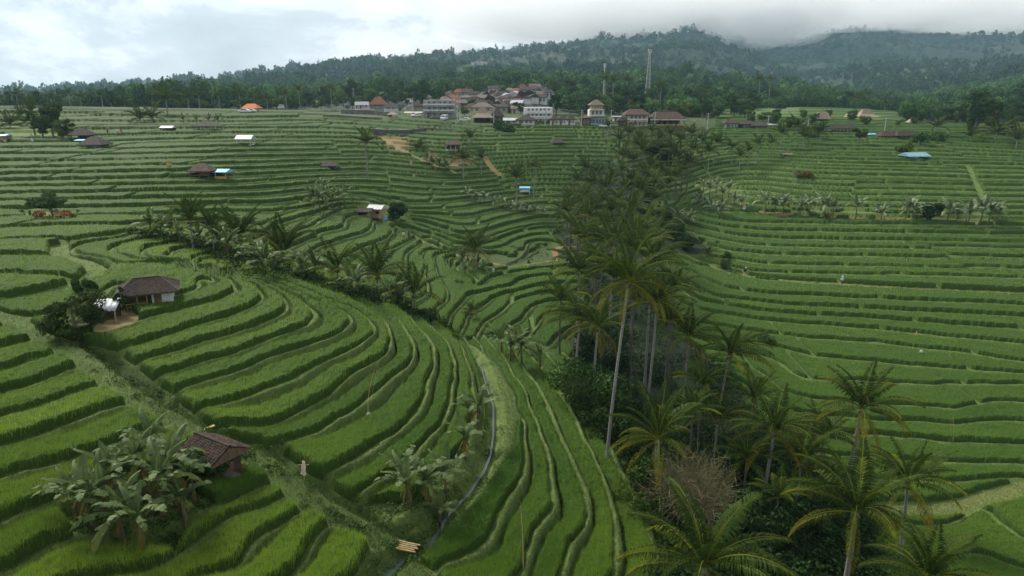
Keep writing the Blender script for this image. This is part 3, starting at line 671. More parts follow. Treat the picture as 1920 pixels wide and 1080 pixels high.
def frond(L, e0, e1, n, lw, ll, droop, tipc=(1, 1, 1), basec=(1, 1, 1), rc=(4.5, 2.9, 1.6), seed=0, twist=0.0, missing=0.0):
    """a palm leaf lying along +X from the origin; angles in degrees above the horizon"""
    r = np.random.default_rng(seed); g = Geo(); m_ = 12
    s = np.linspace(0, 1, m_); el = np.radians(e0 + (e1 - e0) * s ** 1.25); ds = L / (m_ - 1)
    x = np.concatenate([[0], np.cumsum(np.cos(el[:-1]) * ds)]); z = np.concatenate([[0], np.cumsum(np.sin(el[:-1]) * ds)])
    y = 0.06 * L * twist * s ** 2; P = np.c_[x, y, z]
    g.tube(P, 0.055 * (1 - .85 * s), 4, rc)
    tt = 0.14 + 0.86 * np.linspace(0, 1, n) ** .95
    for sd_ in (-1, 1):
        for q in range(n):
            if r.random() < missing: continue
            t = min(tt[q] + r.normal() * .006, 1.0); f = t * (m_ - 1); i = min(int(f), m_ - 2); w_ = f - i
            p = P[i] * (1 - w_) + P[i + 1] * w_; d = P[i + 1] - P[i]; d /= np.linalg.norm(d)
            side = np.cross(d, (0, 0, 1)); side /= np.linalg.norm(side) + 1e-9; up = np.cross(side, d)
            l = ll * (0.35 + 0.65 * math.sin(min(1, t * 1.5) * PI / 2)) * (1 - 0.72 * max(0, t - .45) / .55) * r.uniform(.85, 1.12)
            fw = 0.45 + 0.9 * t ** 3; v0 = sd_ * side * 1.0 + d * fw + up * r.uniform(.05, .35) * (1 - droop); v0 /= np.linalg.norm(v0)
            mid = p + v0 * l * .5; dr = np.array([0, 0, -1]) * droop * r.uniform(.7, 1.25)
            v1 = v0 * (1 - .5 * droop) + dr; v1 /= np.linalg.norm(v1); tip = mid + v1 * l * .5
            wd = np.cross(v0, up); wd = d * lw * .5 + up * lw * .15
            tc_ = np.asarray(basec) * (1 - t ** 3) + np.asarray(tipc) * t ** 3; k = r.uniform(.8, 1.25)
            g.add([p - wd * .4, mid - wd, tip, mid + wd], [[0, 1, 2, 3]], tc_ * k)
    return g
def frond_mesh(name, *a, **k): return frond(*a, **k).build(name, M_frond, False)
YEL = (4.6, 2.7, .9); ORG = (6.5, 2.6, 1.0); OLV = (1.5, 1.25, 1.0); LT = (1.5, 1.4, 1.5)
FR_ = {   # near fronds, 4.6 m long
 'up':   [frond_mesh('frond', 4.3, 82, 38, 44, .095, 1.0, .5, seed=1, twist=.4), frond_mesh('frond', 4.4, 76, 22, 44, .095, 1.0, .55, LT, seed=2, twist=-.6)],
 'arch': [frond_mesh('frond', 4.7, 58, -22, 50, .095, 1.05, .72, OLV, seed=3, twist=.8), frond_mesh('frond', 4.7, 50, -30, 50, .095, 1.05, .78, YEL, seed=4, twist=-.8),
          frond_mesh('frond', 4.8, 44, -38, 50, .095, 1.05, .76, OLV, LT, seed=5, twist=.3)],
 'droop':[frond_mesh('frond', 4.6, 22, -62, 40, .10, .95, .75, YEL, OLV, seed=6, twist=.5), frond_mesh('frond', 4.5, 8, -72, 38, .10, .9, .8, ORG, (1.9, 1.4, 1), seed=7, twist=-.5)],
 'dead': [frond_mesh('frond', 3.6, -35, -86, 30, .09, .7, .9, ORG, (4.2, 1.9, 1.1), (5, 2.8, 1.8), seed=8, twist=.5, missing=.2)]}
M_trunkd = simple('shaded_palm_bark', (0.13, 0.125, 0.11), (0.07, 0.066, 0.058), scale=6, bump=.6, stretch=(1, 1, 5))  # darker copy of the palm bark, grove shade put into its colour
def trunk_mesh(H, lean, r0, r1, seed=0, mat=None):
    rr = np.random.default_rng(seed); n = 9; s = np.linspace(0, 1, n); a = rr.uniform(-.25, .25)
    P = np.c_[lean[0] * s ** 1.4 + a * np.sin(s * PI) * H * .05, lean[1] * s ** 1.4, H * s]
    g = Geo(); g.tube(P, r1 + (r0 - r1) * (1 - s) ** 1.5 + (s < .05) * .06, 9); return g.build('trunk', mat or M_trunk)
def palm_root(name, x, y, z, label, group, s=1):
    o = link(name, None, loc=(x, y, z)); o.empty_display_size = .2
    return tag(o, label, 'palm tree', group)
def crown_geo(n, L, nl, seed, yell=.3, ups=.3, thin=1.0):
    """a whole far crown in one mesh"""
    r = np.random.default_rng(seed); G = Geo()
    for i in range(n):
        q = i / n; az = i * 2.399 + r.uniform(-.3, .3)
        if q < ups * .6: e0, e1, dr = r.uniform(60, 84), r.uniform(0, 35), .4
        elif q < .78: e0, e1, dr = r.uniform(38, 60), r.uniform(-35, -15), .6
        else: e0, e1, dr = r.uniform(0, 25), r.uniform(-75, -55), .8
        tip = YEL if r.random() < yell and q > .45 else (OLV if r.random() < .5 else (1, 1, 1))
        g = frond(L * r.uniform(.88, 1.06), e0, e1, nl, .16 * thin * 22 / nl, 1.0 * L / 4.6, dr, tip, (1, 1, 1) if r.random() < .6 else LT, seed=seed * 50 + i, twist=r.uniform(-.8, .8))
        c, s_ = math.cos(az), math.sin(az); R = np.array([[c, s_, 0], [-s_, c, 0], [0, 0, 1]])
        for V, F, T in zip(g.V, g.F, g.T): G.V.append(V @ R); G.F.append(F + G.n); G.T.append(T)
        G.n += g.n
    return G
CROWNS = [crown_geo(17, 4.4, 17, 100 + i, (.1, .3, .6, .2, .9)[i], (.3, .35, .25, .6, .35)[i]).build('crown', M_frond, False) for i in range(5)]
PALMN = [0]
DARKG = ('dark palms filling the gully', 'palms packed inside the upper grove', 'dark palms of the upper valley grove')
def palm(uh, vh, Y, cpx, label, group='coconut palms', near=False, kind=0, base_du=0.0, nf=22, ups=.3, dead=0, yell=.5, minh=1.0, tr=.15):
    """a palm whose crown centre is seen at (uh, vh) at depth Y, crown cpx wide in the picture"""
    PALMN[0] += 1; rr = random.Random(PALMN[0] * 7)
    cx, cy, cz = ray(uh, vh); t = Y / float(cy); hx, hy, hz = float(cx) * t, Y, float(cz) * t
    bx, by = hx + base_du, hy; bz = float(gz(bx, by)[0]) - .15; H = hz - bz
    if H < minh: H = minh
    R = cpx * math.hypot(Y, hz) / FPX / 2; sc = R / 3.9
    o = palm_root('coconut_palm', bx, by, bz, label, group)
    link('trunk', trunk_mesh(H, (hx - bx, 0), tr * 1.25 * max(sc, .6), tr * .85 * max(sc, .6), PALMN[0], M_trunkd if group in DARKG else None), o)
    top = (hx - bx, 0, H - .1)
    if near:
        for i in range(nf):
            q = i / nf; az = i * 2.399 + rr.uniform(-.25, .25)
            if q < ups * .6: key = 'up'
            elif q < .66: key = 'arch'
            else: key = 'droop'
            if rr.random() < .08: continue
            v = FR_[key]; j = rr.randrange(len(v))
            if key == 'arch' and rr.random() > yell and j == 1: j = 0
            f = link('frond', v[j], o, top, (0, rr.uniform(-.12, .30) if q < ups * .6 else rr.uniform(-.2, .2), az)); k = sc * rr.uniform(.74, 1.06); f.scale = (k, k * rr.uniform(.8, 1.1), k)
        for i in range(dead):
            f = link('frond', FR_['dead'][0], o, top, (0, rr.uniform(-.2, .1), rr.uniform(0, 6.28))); f.scale = (sc, sc, sc); f['label'] = 'dead orange frond hanging down'
        nuts = Geo()
        for i in range(6):
            a = i * 1.05; c = np.array([math.cos(a) * .2 + top[0], math.sin(a) * .2, top[2] - .22 - .06 * (i % 2)])
            nuts.tube([c + (0, 0, .13), c + (0, 0, .07), c - (0, 0, .06), c - (0, 0, .14)], [.02, .12, .12, .02], 7, (.95, 1, .6))
        link('coconut_cluster', nuts.build('coconut_cluster', M_stem), o)
    else:
        c = link('crown', CROWNS[kind % 5], o, top, (0, 0, rr.uniform(0, 6.28))); c.scale = (sc, sc, sc * rr.uniform(.9, 1.12))
    return o
# banana ---------------------------------------------------------------
def banana_leaf(L, Wd, e0, e1, seed, tear=.5, tipc=(1, 1, 1), roll=0.0):
    r = np.random.default_rng(seed); g = Geo(); n = 15; s = np.linspace(0, 1, n)
    el = np.radians(e0 + (e1 - e0) * s ** 1.3); ds = L / (n - 1)
    x = np.concatenate([[0], np.cumsum(np.cos(el[:-1]) * ds)]); z = np.concatenate([[0], np.cumsum(np.sin(el[:-1]) * ds)])
    P = np.c_[x, 0 * x, z]; g.tube(P, .035 * (1 - .8 * s), 4, (1.6, 1.5, 1.0))
    wpro = lambda t: Wd * (np.sin(np.clip((t - .12) / .88, 0, 1) ** .75 * PI) ** .55 if t > .12 else 0)
    for sd_ in (-1, 1):
        drop = r.uniform(.05, .3)
        for i in range(2, n - 1):
            a, b_ = P[i], P[i + 1]; d = b_ - a; d /= np.linalg.norm(d); up = np.cross((0, 1, 0), d) * -1
            if up[2] < 0: up = -up
            if r.random() < tear: drop = r.uniform(0, .75)
            gap = .10 if r.random() < tear else 0
            wa, wb = wpro(s[i]), wpro(s[i + 1])
            def edge(p, w): return p + np.array([0, sd_, 0]) * w * math.cos(drop) + up * w * .25 * (1 - drop * 1.5) - np.array([0, 0, 1]) * w * math.sin(drop) + d * w * .25
            e1_, e2_ = edge(a + (b_ - a) * gap, wa), edge(b_, max(wb, .01)); k = r.uniform(.85, 1.15); c = (np.asarray(tipc) * s[i] + (1 - s[i])) * k
            m1, m2 = (a + e1_) / 2 + up * .05 * Wd, (b_ + e2_) / 2 + up * .05 * Wd
            g.add([a, b_, m2, m1, e2_, e1_], [[0, 1, 2, 3], [3, 2, 4, 5]], c)
    return g
BL = [banana_leaf(2.3, .27, 72, 5, 1, .5), banana_leaf(2.4, .27, 60, -35, 2, .7), banana_leaf(2.2, .27, 45, -60, 3, .8, (1.1, 1.1, .9)),
      banana_leaf(2.0, .25, 84, 60, 4, .05), banana_leaf(2.3, .26, 30, -75, 5, .7, (1.8, 1.4, .8))]
BLM = [g.build('leaf', M_banana, True) for g in BL]
DLM = banana_leaf(1.5, .16, -50, -88, 9, .6, (1.3, 1.1, .9)); DLM.T = [t * np.array((1.35, .78, .7)) for t in DLM.T]; DLM = DLM.build('leaf', M_banana, True)
def banana_stem(H, seed=0):
    rr = np.random.default_rng(seed); s = np.linspace(0, 1, 6); g = Geo(); l = rr.uniform(-.12, .12, 2) * H * .6
    P = np.c_[l[0] * s ** 2, l[1] * s ** 2, H * s]; g.tube(P, .13 - .07 * s, 7); return g, P[-1]
def banana_foliage(seed, n=8, L=2.2):
    rr = np.random.default_rng(seed); G = Geo()
    for i in range(n):
        kd = (3, 0, 0, 1, 1, 2, 2, 4)[i % 8]; g = BL[kd]; az = i * 2.4 + rr.uniform(-.4, .4); c, s_ = math.cos(az), math.sin(az)
        R = np.array([[c, s_, 0], [-s_, c, 0], [0, 0, 1]]); k = rr.uniform(.8, 1.1) * L / 2.3
        for V, F, T in zip(g.V, g.F, g.T): G.V.append(V @ R * k); G.F.append(F + G.n); G.T.append(np.asarray(T) * 1.0)
        G.n += g.n
    return G
BFOL = [banana_foliage(i, 11).build('foliage', M_banana) for i in range(4)]
BFOLP = [banana_foliage(i + 9, 14).build('foliage', M_bananap) for i in range(3)]
BSTEM = [banana_stem(1.5, i)[0].build('stem', M_stem) for i in range(2)]
BSTN = [banana_stem(1.5, i)[1] for i in range(2)]
BN = [0]
def banana(x, y, z, H, label, group, near=False, scale=1.0, leaves=9, dead=3, pale=False):
    BN[0] += 1; rr = random.Random(BN[0] * 13)
    o = link('banana_plant', None, loc=(x, y, z - .05)); tag(o, label, 'banana plant', group); o.empty_display_size = .2
    o.rotation_euler = (0, 0, rr.uniform(0, 6.28))
    if near:
        g, top = banana_stem(H, BN[0]); link('stem', g.build('stem', M_stem), o)
        for i in range(leaves):
            kd = (3, 0, 1, 0, 1, 2, 1, 2, 4, 1)[i % 10]; f = link('leaf', BLM[kd], o, tuple(top), (0, rr.uniform(-.12, .12), i * 2.4 + rr.uniform(-.4, .4)))
            k = scale * rr.uniform(.85, 1.12); f.scale = (k, k, k)
        for i in range(dead):
            f = link('leaf', DLM, o, tuple(top * .93), (0, rr.uniform(-.1, .1), rr.uniform(0, 6.28))); f.scale = (scale * H / 2.2,) * 3; f['label'] = 'dry brown leaf hanging along the stem'
    else:
        k = H / 1.5; i = BN[0] % 2; st = link('stem', BSTEM[i], o); st.scale = (k ** .5, k ** .5, k)
        f = link('foliage', BFOLP[BN[0] % 3] if pale else BFOL[BN[0] % 4], o, (BSTN[i][0] * k ** .5, BSTN[i][1] * k ** .5, 1.5 * k)); f.scale = (scale,) * 3
    return o
# broadleaf trees --------------------------------------------------------
def leaf_cloud(g, cen, rad, n, size, r, tint, flatk=.75):
    d = r.normal(size=(n, 3)); d /= np.linalg.norm(d, axis=1)[:, None]; rr_ = r.uniform(.55, 1.05, n) ** .6
    c = np.asarray(cen) + d * rr_[:, None] * np.asarray(rad)
    a = r.normal(size=(n, 3)); a -= (a * d).sum(1)[:, None] * d * .7; a /= np.linalg.norm(a, axis=1)[:, None]
    b = np.cross(d + .5 * r.normal(size=(n, 3)), a); b /= np.linalg.norm(b, axis=1)[:, None] + 1e-9
    s = size * r.uniform(.6, 1.3, n)[:, None]
    V = np.stack([c - a * s, c - b * s * .55, c + a * s, c + b * s * .55], 1).reshape(-1, 3)
    k = r.uniform(.75, 1.3, n); T = np.repeat(np.asarray(tint)[None] * k[:, None], 4, 0)
    g.add(V, np.arange(4 * n).reshape(-1, 4), T)
def tree_geo(H, R, seed, n=2600, size=.28, lobes=16, tall=.62, tint=(1, 1, 1), trunk_h=.38):
    r = np.random.default_rng(seed); g = Geo(); t = Geo()
    base = H * trunk_h; pts = []
    for i in range(lobes):
        a = r.uniform(0, 2 * PI); q = r.uniform(0, 1); rad = R * (0.25 + .55 * math.sqrt(r.random())) * math.sin(min(1, .25 + q) * PI * .62)
        z = base + (H - base) * (0.12 + .74 * q); pts.append((rad * math.cos(a), rad * math.sin(a), z))
    per = n // lobes
    for p in pts:
        lr = R * r.uniform(.26, .46); k = r.uniform(.72, 1.35)
        leaf_cloud(g, p, (lr, lr, lr * tall), per, size, r, np.asarray(tint) * k)
    s = np.linspace(0, 1, 6); tr_ = .035 * H; bend = r.uniform(-.05, .05, 2) * H
    t.tube(np.c_[bend[0] * s ** 2, bend[1] * s ** 2, s * H * .72], tr_ * (1 - .7 * s) + .02, 7)
    for p in pts[:9]:
        st = np.array([bend[0] * .2, bend[1] * .2, H * r.uniform(.28, .5)]); e = np.asarray(p); m_ = (st + e) / 2 + (0, 0, -.06 * H)
        t.tube([st, m_, e], [tr_ * .45, tr_ * .3, tr_ * .08], 5)
    return g, t
TREEV = []
for i, (H, R, tl, tn_, sz) in enumerate([(9, 3.6, .6, (1, 1, 1), .32), (11, 3.4, .8, (.75, .85, .8), .34), (8, 3.8, .55, (1.25, 1.2, .9), .30), (13, 3.2, 1.0, (.65, .78, .8), .34),
                                       (10, 4.2, .6, (1.0, 1.1, .9), .34), (7, 2.8, .7, (1.5, 1.35, .9), .28), (12, 2.4, 1.3, (.8, .9, .85), .30)]):
    g, t = tree_geo(H, R, 300 + i, 2600, sz * .9, 20, tl, np.array(tn_) * (1.75, 1.6, 1.5), .22); TREEV.append((g.build('crown', M_leaf, False), t.build('trunk', M_bark), H))
TN = [0]
def tree(x, y, z, H, kind, label, group=None, cat='tree', name='broadleaf_tree', wide=1.0):
    TN[0] += 1; rr = random.Random(TN[0] * 17); c, t, H0 = TREEV[kind % len(TREEV)]; k = H / H0
    o = link(name, None, loc=(x, y, z - .1), rot=(0, 0, rr.uniform(0, 6.28))); o.empty_display_size = .2; tag(o, label, cat, group)
    a = link('crown', c, o); b_ = link('trunk', t, o)
    o.scale = (k * wide, k * wide, k)
    return o
# ------------------------------------------------------------------ palms
ORD = ['first','second','third','fourth','fifth','sixth','seventh','eighth','ninth','tenth','eleventh','twelfth','thirteenth','fourteenth','fifteenth','sixteenth','seventeenth','eighteenth','nineteenth','twentieth']
NEARP = [ # hub u, hub v, Y, crown px, fronds, ups, dead, yellow, trunk shift m, trunk r, label
 (1180,528,47,245,22,.12,2,.5,-1.05,.105,'tallest coconut palm, long pale grey trunk and drooping yellow edged fronds'),
 (1088,600,64,160,20,.2,1,.8,-.3,.12,'coconut palm with dead orange frond tips left of the tallest palm'),
 (1122,612,60,150,18,.2,1,.6,-.2,.12,'palm with pale trunk rising beside the dark leafy tree'),
 (1232,566,62,150,20,.25,1,.7,-.4,.12,'palm with thin black trunk just right of the tallest palm'),
 (1085,508,80,170,20,.4,0,.2,0,.12,'dark palm with stiff upright fronds behind the orange tipped palm'),
 (1150,462,92,150,20,.35,0,.4,0,.12,'dense dark palm crown above and behind the tallest palm'),
 (1222,490,70,165,22,.25,0,.4,0,.12,'dark palm with arching black fronds behind the tallest palm crown'),
 (1368,664,62,170,20,.35,2,1,-.6,.11,'palm with orange burnt frond tips on the gully rim right of centre'),
 (1290,630,66,130,18,.3,2,.5,0,.11,'shaded palm with a hanging rust coloured frond above the gully'),
 (1345,785,56,130,18,.4,0,.3,0,.10,'small dark palm between the burnt palm and the leafless tree'),
 (1234,822,44,230,18,.7,1,.4,0,.14,'young palm with huge upright fan of fronds left above the leafless tree'),
 (1616,765,58,215,22,.45,2,1,-.2,.14,'palm with brown trunk standing alone over the right hand paddies'),
 (1452,808,51,200,22,.3,2,.8,-.3,.13,'palm with mottled pale trunk right of the leafless brown tree'),
 (1502,866,52,190,22,.25,1,.6,0,.12,'dark palm with blackish fronds behind the pale mottled trunk'),
 (1606,958,40,262,24,.35,1,1,0,.15,'large palm with yellow ribs at the lower edge of the right paddies'),
 (1702,905,47,205,22,.4,2,.8,.4,.13,'palm with dead hanging fronds beside the mown grass path'),
 (1322,1062,30,330,20,.30,0,.7,0,.15,'nearest palm with long feathery fronds at the bottom below the leafless tree'),
 (1742,1085,33,260,22,.45,1,.6,0,.15,'palm cut by the lower edge of the picture below the grass path'),
 (890,468,112,110,20,.4,0,.5,-.1,.10,'dark palm by the brown path in the centre of the valley'),
 (356,418,72,100,16,.65,0,.5,0,.10,'yellow tipped young palm at the upper end of the ridge row'),
 (396,432,71,90,15,.6,0,.1,0,.10,'second young palm down the ridge row, dark and upright'),
 (450,450,71,120,18,.55,0,.2,0,.11,'third palm down the ridge row with drooping right fronds'),
 (530,482,74,150,20,.55,1,.4,0,.12,'tall fronded palm in the middle of the ridge row'),
 (632,508,75,105,18,.6,0,.3,0,.11,'palm with narrow upright crown in the ridge row'),
 (707,522,73,140,20,.5,0,.3,0,.11,'wide palm near the lower end of the ridge row'),
 (776,556,71,110,18,.55,0,.5,0,.11,'last palm at the lower end of the ridge row above the dark rice'),
 (884,583,80,55,12,.5,1,1,0,.07,'small golden green palm on the valley path below the dark palm'),
 (1326,484,134,48,13,.6,0,1,0,.09,'small bright palm beside the bend of the right hand path')]
for a in NEARP:
    if 'ridge row' in a[10]: a = a[:1] + (a[1] - 6, a[2], a[3] * 1.22) + a[4:]
    palm(a[0], a[1], a[2], a[3] * (.88 if a[3] > 150 else 1), a[10], 'coconut palms of the valley', True, nf=a[4], ups=a[5], dead=a[6], yell=a[7], base_du=a[8], tr=a[9])
for i, (u, v) in enumerate([(1010,0)][:0]): pass
ROWS = [('top row of grove under red roofed restaurant', [(1162,262,208,50,0),(1180,250,212,56,1),(1202,262,206,54,3),(1222,246,214,50,0),(1240,262,208,56,2),(1258,250,212,50,1),(1277,262,206,54,0),(1297,250,210,52,2),(1318,264,208,52,0)]),
 ('second row of the grove, below the restaurant', [(1168,292,186,60,0),(1188,300,184,56,2),(1206,284,188,56,3),(1270,294,178,72,1),(1291,304,178,58,0)]),
 ('third row of the grove in the upper valley', [(1084,338,172,56,1),(1100,318,176,60,0),(1124,322,174,54,2),(1150,334,168,60,1),(1166,318,172,50,0),(1184,338,168,56,3),(1213,332,166,64,0),(1240,322,172,54,2)]),
 ('fourth row of the grove in mid valley', [(1072,378,140,64,0),(1098,366,146,70,1),(1130,376,142,64,0),(1160,372,144,72,2),(1192,384,136,60,0),(1222,372,142,66,3)]),
 ('lowest row of the grove above the tallest palm', [(1070,418,116,84,2),(1104,408,122,84,0),(1132,428,112,80,1),(1172,420,116,88,0),(1206,430,110,80,2),(1240,424,118,66,0)])]
for nm, L_ in ROWS:
    for i, (u, v, Y, c, k) in enumerate(L_):
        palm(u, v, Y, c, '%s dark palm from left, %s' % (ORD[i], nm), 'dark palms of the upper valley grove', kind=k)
EXTRA = [(1192,470,84,130,1,'dark palm filling the gap left behind the tallest palm crown'),(1118,500,82,130,0,'dark palm between the stiff fronded palm and the tallest palm'),(1052,560,72,110,2,'half hidden palm at the left edge of the grove'),
 (1262,540,72,110,1,'small dark palm right of the tallest palm crown'),(1255,600,62,100,0,'low shaded palm between the black trunk palm and the rust frond palm'),(1318,720,58,120,2,'dark palm in front of the rust frond palm'),
 (1415,745,58,110,3,'dark palm between the burnt palm and the mottled trunk palm'),(1300,770,54,110,0,'black palm crown just above the leafless tree'),(1545,820,60,120,1,'dark palm left of the brown trunked palm'),(1400,860,50,120,3,'shadowed palm under the mottled trunk palm'),
 (1560,905,52,110,0,'blackish palm above the large yellow ribbed palm'),(1150,520,74,120,3,'dark palm directly behind the tall palm trunk'),(1190,560,66,120,1,'broad dark palm behind the upper end of the long trunk'),(1460,930,46,110,2,'low black palm below the mottled trunk palm')]
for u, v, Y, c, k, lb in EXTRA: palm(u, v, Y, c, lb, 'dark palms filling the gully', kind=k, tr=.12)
ROWS2 = [(1112,345,160),(1138,352,158),(1175,352,158),(1200,356,156),(1228,345,160),(1252,345,166),(1268,330,172),(1064,398,130),(1085,392,134),(1118,392,132),(1146,395,130),(1182,400,128),(1210,404,126),(1088,446,104),(1120,452,102),(1150,440,106),(1188,448,104),(1222,450,104),(1196,272,200),(1230,276,200),(1255,278,196),(1300,280,196),(1280,312,180),(1222,312,180)]
for i, (u, v, Y) in enumerate(ROWS2): palm(u, v, Y, 9.0 * FPX / Y * .95, 'dark palm packed inside the upper valley grove', 'palms packed inside the upper grove', kind=i, tr=.12)
SOLO = [(685,268,150,60,4,'lone yellow green palm with tall pale trunk on the upper left terraces'),
 (785,280,185,40,1,'palm below the bare earth patch left of the brown roofed shelter'),(882,258,196,38,3,'narrow dark palm above right of the brown roofed shelter'),
 (868,298,172,52,1,'palm with pale trunk just below the brown roofed shelter'),(902,296,178,36,0,'small dark palm beside the brown footpath in the upper centre'),
 (968,333,158,62,0,'dark palm over the tiny blue kiosk'),(1001,312,172,38,4,'yellowish palm behind the palm by the blue kiosk'),
 (1140,236,216,30,0,'small palm with bare trunk standing in front of the white tower house'),
 (311,188,222,56,4,'tall golden palm above the terraces at upper left'),(262,222,196,48,1,'bushy palm left of the small metal roof'),(285,220,198,44,4,'yellow tinged palm touching the bushy palm by the metal roof'),
 (20,242,176,50,4,'golden palm at the far left beside the blue tarp'),(48,236,186,44,2,'second golden palm from the left edge'),(72,240,180,46,4,'orange fringed palm left of the dark thicket'),
 (58,208,212,40,3,'pale palm standing over the left thicket'),(40,222,200,40,0,'green palm behind the golden ones at the left edge'),
 (1346,268,204,42,0,'small palm right of the upper grove'),(1330,284,196,40,1,'low palm below the small palm right of the grove'),(1374,276,200,40,2,'palm left of the yellow leaved palms'),
 (1404,282,196,38,4,'first of the yellow orange palms from the left'),(1422,270,200,38,4,'second yellow orange palm, the tallest of them'),(1446,268,204,38,4,'rightmost of the yellow orange palms'),
 (1388,292,190,34,4,'lowest of the yellow orange palms'),(1466,250,214,44,0,'dark palm left of the thatched restaurant'),(1494,236,226,44,2,'palm rising over the gully trees left of the thatched pavilions'),
 (1508,256,214,40,1,'palm directly below the thatched restaurant wall'),(1540,246,220,40,0,'palm at the left corner of the long grey roof'),
 (1868,250,226,62,4,'yellow tipped palm at the foot of the right wood'),(1908,262,214,56,1,'palm with pale trunk at the right edge'),(1890,244,236,56,4,'upper golden palm of the right edge group'),
 (1756,238,236,44,4,'bright young palm right of the dark restaurant roof'),(1820,256,226,40,0,'dark palm left of the yellow tipped right palm')]
for u, v, Y, c, k, lb in SOLO: palm(u, v, Y, c * 1.2, lb, 'coconut palms in the upper fields', kind=k, tr=.13)
# ------------------------------------------------------------------ bananas
def ban(u, v, H, lab, group, near=False, scale=1.0, **k):
    x, y, z = spot(u, v); return banana(x, y, z, H, lab, group, near, scale, **k)
CL = [(178,1000,1.7,1.0,'leftmost banana plant of the big clump by the tiled hut'),(232,1018,1.5,1.0,'front banana plant of the big clump, leaves drooping left'),
 (272,1040,1.9,1.05,'front right banana plant of the big clump with brown hanging skirts'),(308,985,2.2,1.05,'banana plant with tall upright leaf in the big clump'),
 (225,950,1.9,1.0,'back left banana plant of the big clump'),(270,930,2.2,1.0,'middle back banana plant of the big clump'),
 (330,950,2.2,1.1,'banana plant of the big clump leaning over the tiled roof'),(292,900,1.8,.9,'rear banana plant of the big clump beside the rice'),
 (150,975,1.2,.9,'low banana plant at the outer left corner of the big clump'),(350,985,1.5,.9,'right banana plant of the big clump with browned leaves'),(205,985,1.9,.9,'inner left banana plant of the big clump'),(365,940,1.6,.8,'banana plant between the big clump and the dark shrub')]
for u, v, H, s, lb in CL: ban(u, v, H, lb, 'banana clump beside the tiled hut', True, s * .84, leaves=9, dead=4)
for u, v, H, s, lb in [(767,962,1.5,.72,'banana plant left front in the island between the channels'),(757,918,1.2,.72,'banana plant standing highest in the small island group'),
  (803,950,1.7,.75,'central banana plant of the island group with brown skirt'),(836,925,1.3,.72,'right banana plant of the island group near the channel'),(824,962,.7,.5,'smallest banana shoot of the island group'),
  (873,868,1.6,.68,'single banana plant on the bank above the island group'),(897,812,1.9,.80,'banana plant with upright pale leaf beside the water channel'),(880,800,1.0,.5,'short banana shoot behind the channel side plant')]:
    ban(u, v, H, lb, 'banana plants beside the water channel', True, s * 1.25, leaves=8, dead=3)
for u, v, H, s, lb in [(940,668,1.5,.95,'left banana plant of the pale group right of the channel head'),(957,682,1.9,.95,'tallest banana plant of the pale group right of the channel head'),
  (978,690,1.6,.95,'right banana plant of the pale group right of the channel head'),(1012,700,1.4,.85,'separate banana plant below right of the pale group'),(968,660,1.6,.9,'rear banana plant of the pale group'),
  (1062,745,1.6,.8,'banana plant with one bright leaf left of the leafy gully shrub')]:
    ban(u, v, H, lb, 'pale banana plants below the valley path', True, s * 1.15, leaves=8, dead=2)
for i, (u, v, s) in enumerate([(284,452,1.0),(306,455,.9),(326,460,1.0),(340,466,.8),(376,472,.9),(410,480,.9),(430,492,1.0),(478,512,.9),(500,522,1.0),(568,532,.9),(592,538,.9),(662,560,.8),(672,568,.8),(738,582,1.0),(752,590,.9)]):
    ban(u, v, 1.7, '%s banana plant from the left along the palm row on the ridge' % ORD[i], 'banana plants under the ridge palms', False, s * 1.25)
for i, (u, v) in enumerate([(588,396),(600,402),(612,392),(624,402),(636,398),(606,384),(646,392)]):
    ban(u, v, 2.4, '%s plant from left in the dark banana clump above the ridge' % ORD[i], 'dark banana clump on the upper left terraces', False, 1.3)
for i, (u, v) in enumerate([(875,376),(892,380),(908,384),(925,388),(942,392),(958,396),(972,400),(988,403),(1004,405),(1018,408)]):
    ban(u, v, 1.3, '%s pale banana plant from the left on the centre bund' % ORD[i], 'pale banana plants on the centre bund', False, 1.0, pale=True)
for i, (u, v, H) in enumerate([(1318,362,2),(1330,372,2.3),(1342,366,2.4),(1354,378,2.2),(1366,372,2.4),(1376,388,2),(1390,394,1.8),(1334,402,1.7),(1352,408,1.8),(1312,388,1.6),(1292,424,1.6),(1270,418,1.6)]):
    ban(u, v, H, '%s silvery banana plant from the left beside the upper grove' % ORD[i], 'silvery banana plants right of the grove', False, 1.3, pale=True)
for i, (u, v, H, s) in enumerate([(1434,401,2.4,1.3),(1452,402,1.9,1.1),(1468,402,2.2,1.2),(1500,405,2.2,1.2),(1517,405,2.3,1.25),(1545,407,2.6,1.35),(1561,407,2.2,1.2),(1604,410,2.8,1.2),(1652,411,1.4,1.0),(1697,414,2.8,1.4),(1712,413,2.2,1.2),(1776,416,2.6,1.3),(1792,417,1.7,1.1),(1816,418,2.3,1.2),(1838,419,2.9,1.45),(1853,419,2.5,1.3),(1868,418,1.9,1.1)]):
    ban(u, v, H, '%s banana plant from the left in the long row on the brown bank' % ORD[i], 'banana row on the brown bank', False, s * 1.35, pale=True)
for i, (u, v) in enumerate([(868,500),(880,512),(895,508),(872,522),(905,518)]):
    ban(u, v, 1.3, '%s banana plant from the left at the foot of the valley palm' % ORD[i], 'bananas under the valley palm', False, .9)
for i, (u, v) in enumerate([(800,312),(812,316),(824,320),(836,324),(370,236),(392,238),(410,238),(345,236)]):
    ban(u, v, 1.6, ['first wispy banana plant left below the brown roofed shelter','second wispy banana plant left below the brown roofed shelter','third wispy banana plant left below the brown roofed shelter','fourth wispy banana plant left below the brown roofed shelter',
        'first banana plant near the thatched open shelter','second banana plant near the thatched open shelter','banana plant right behind the thatched open shelter','banana plant furthest from the thatched open shelter'][i], None, False, 1.2)
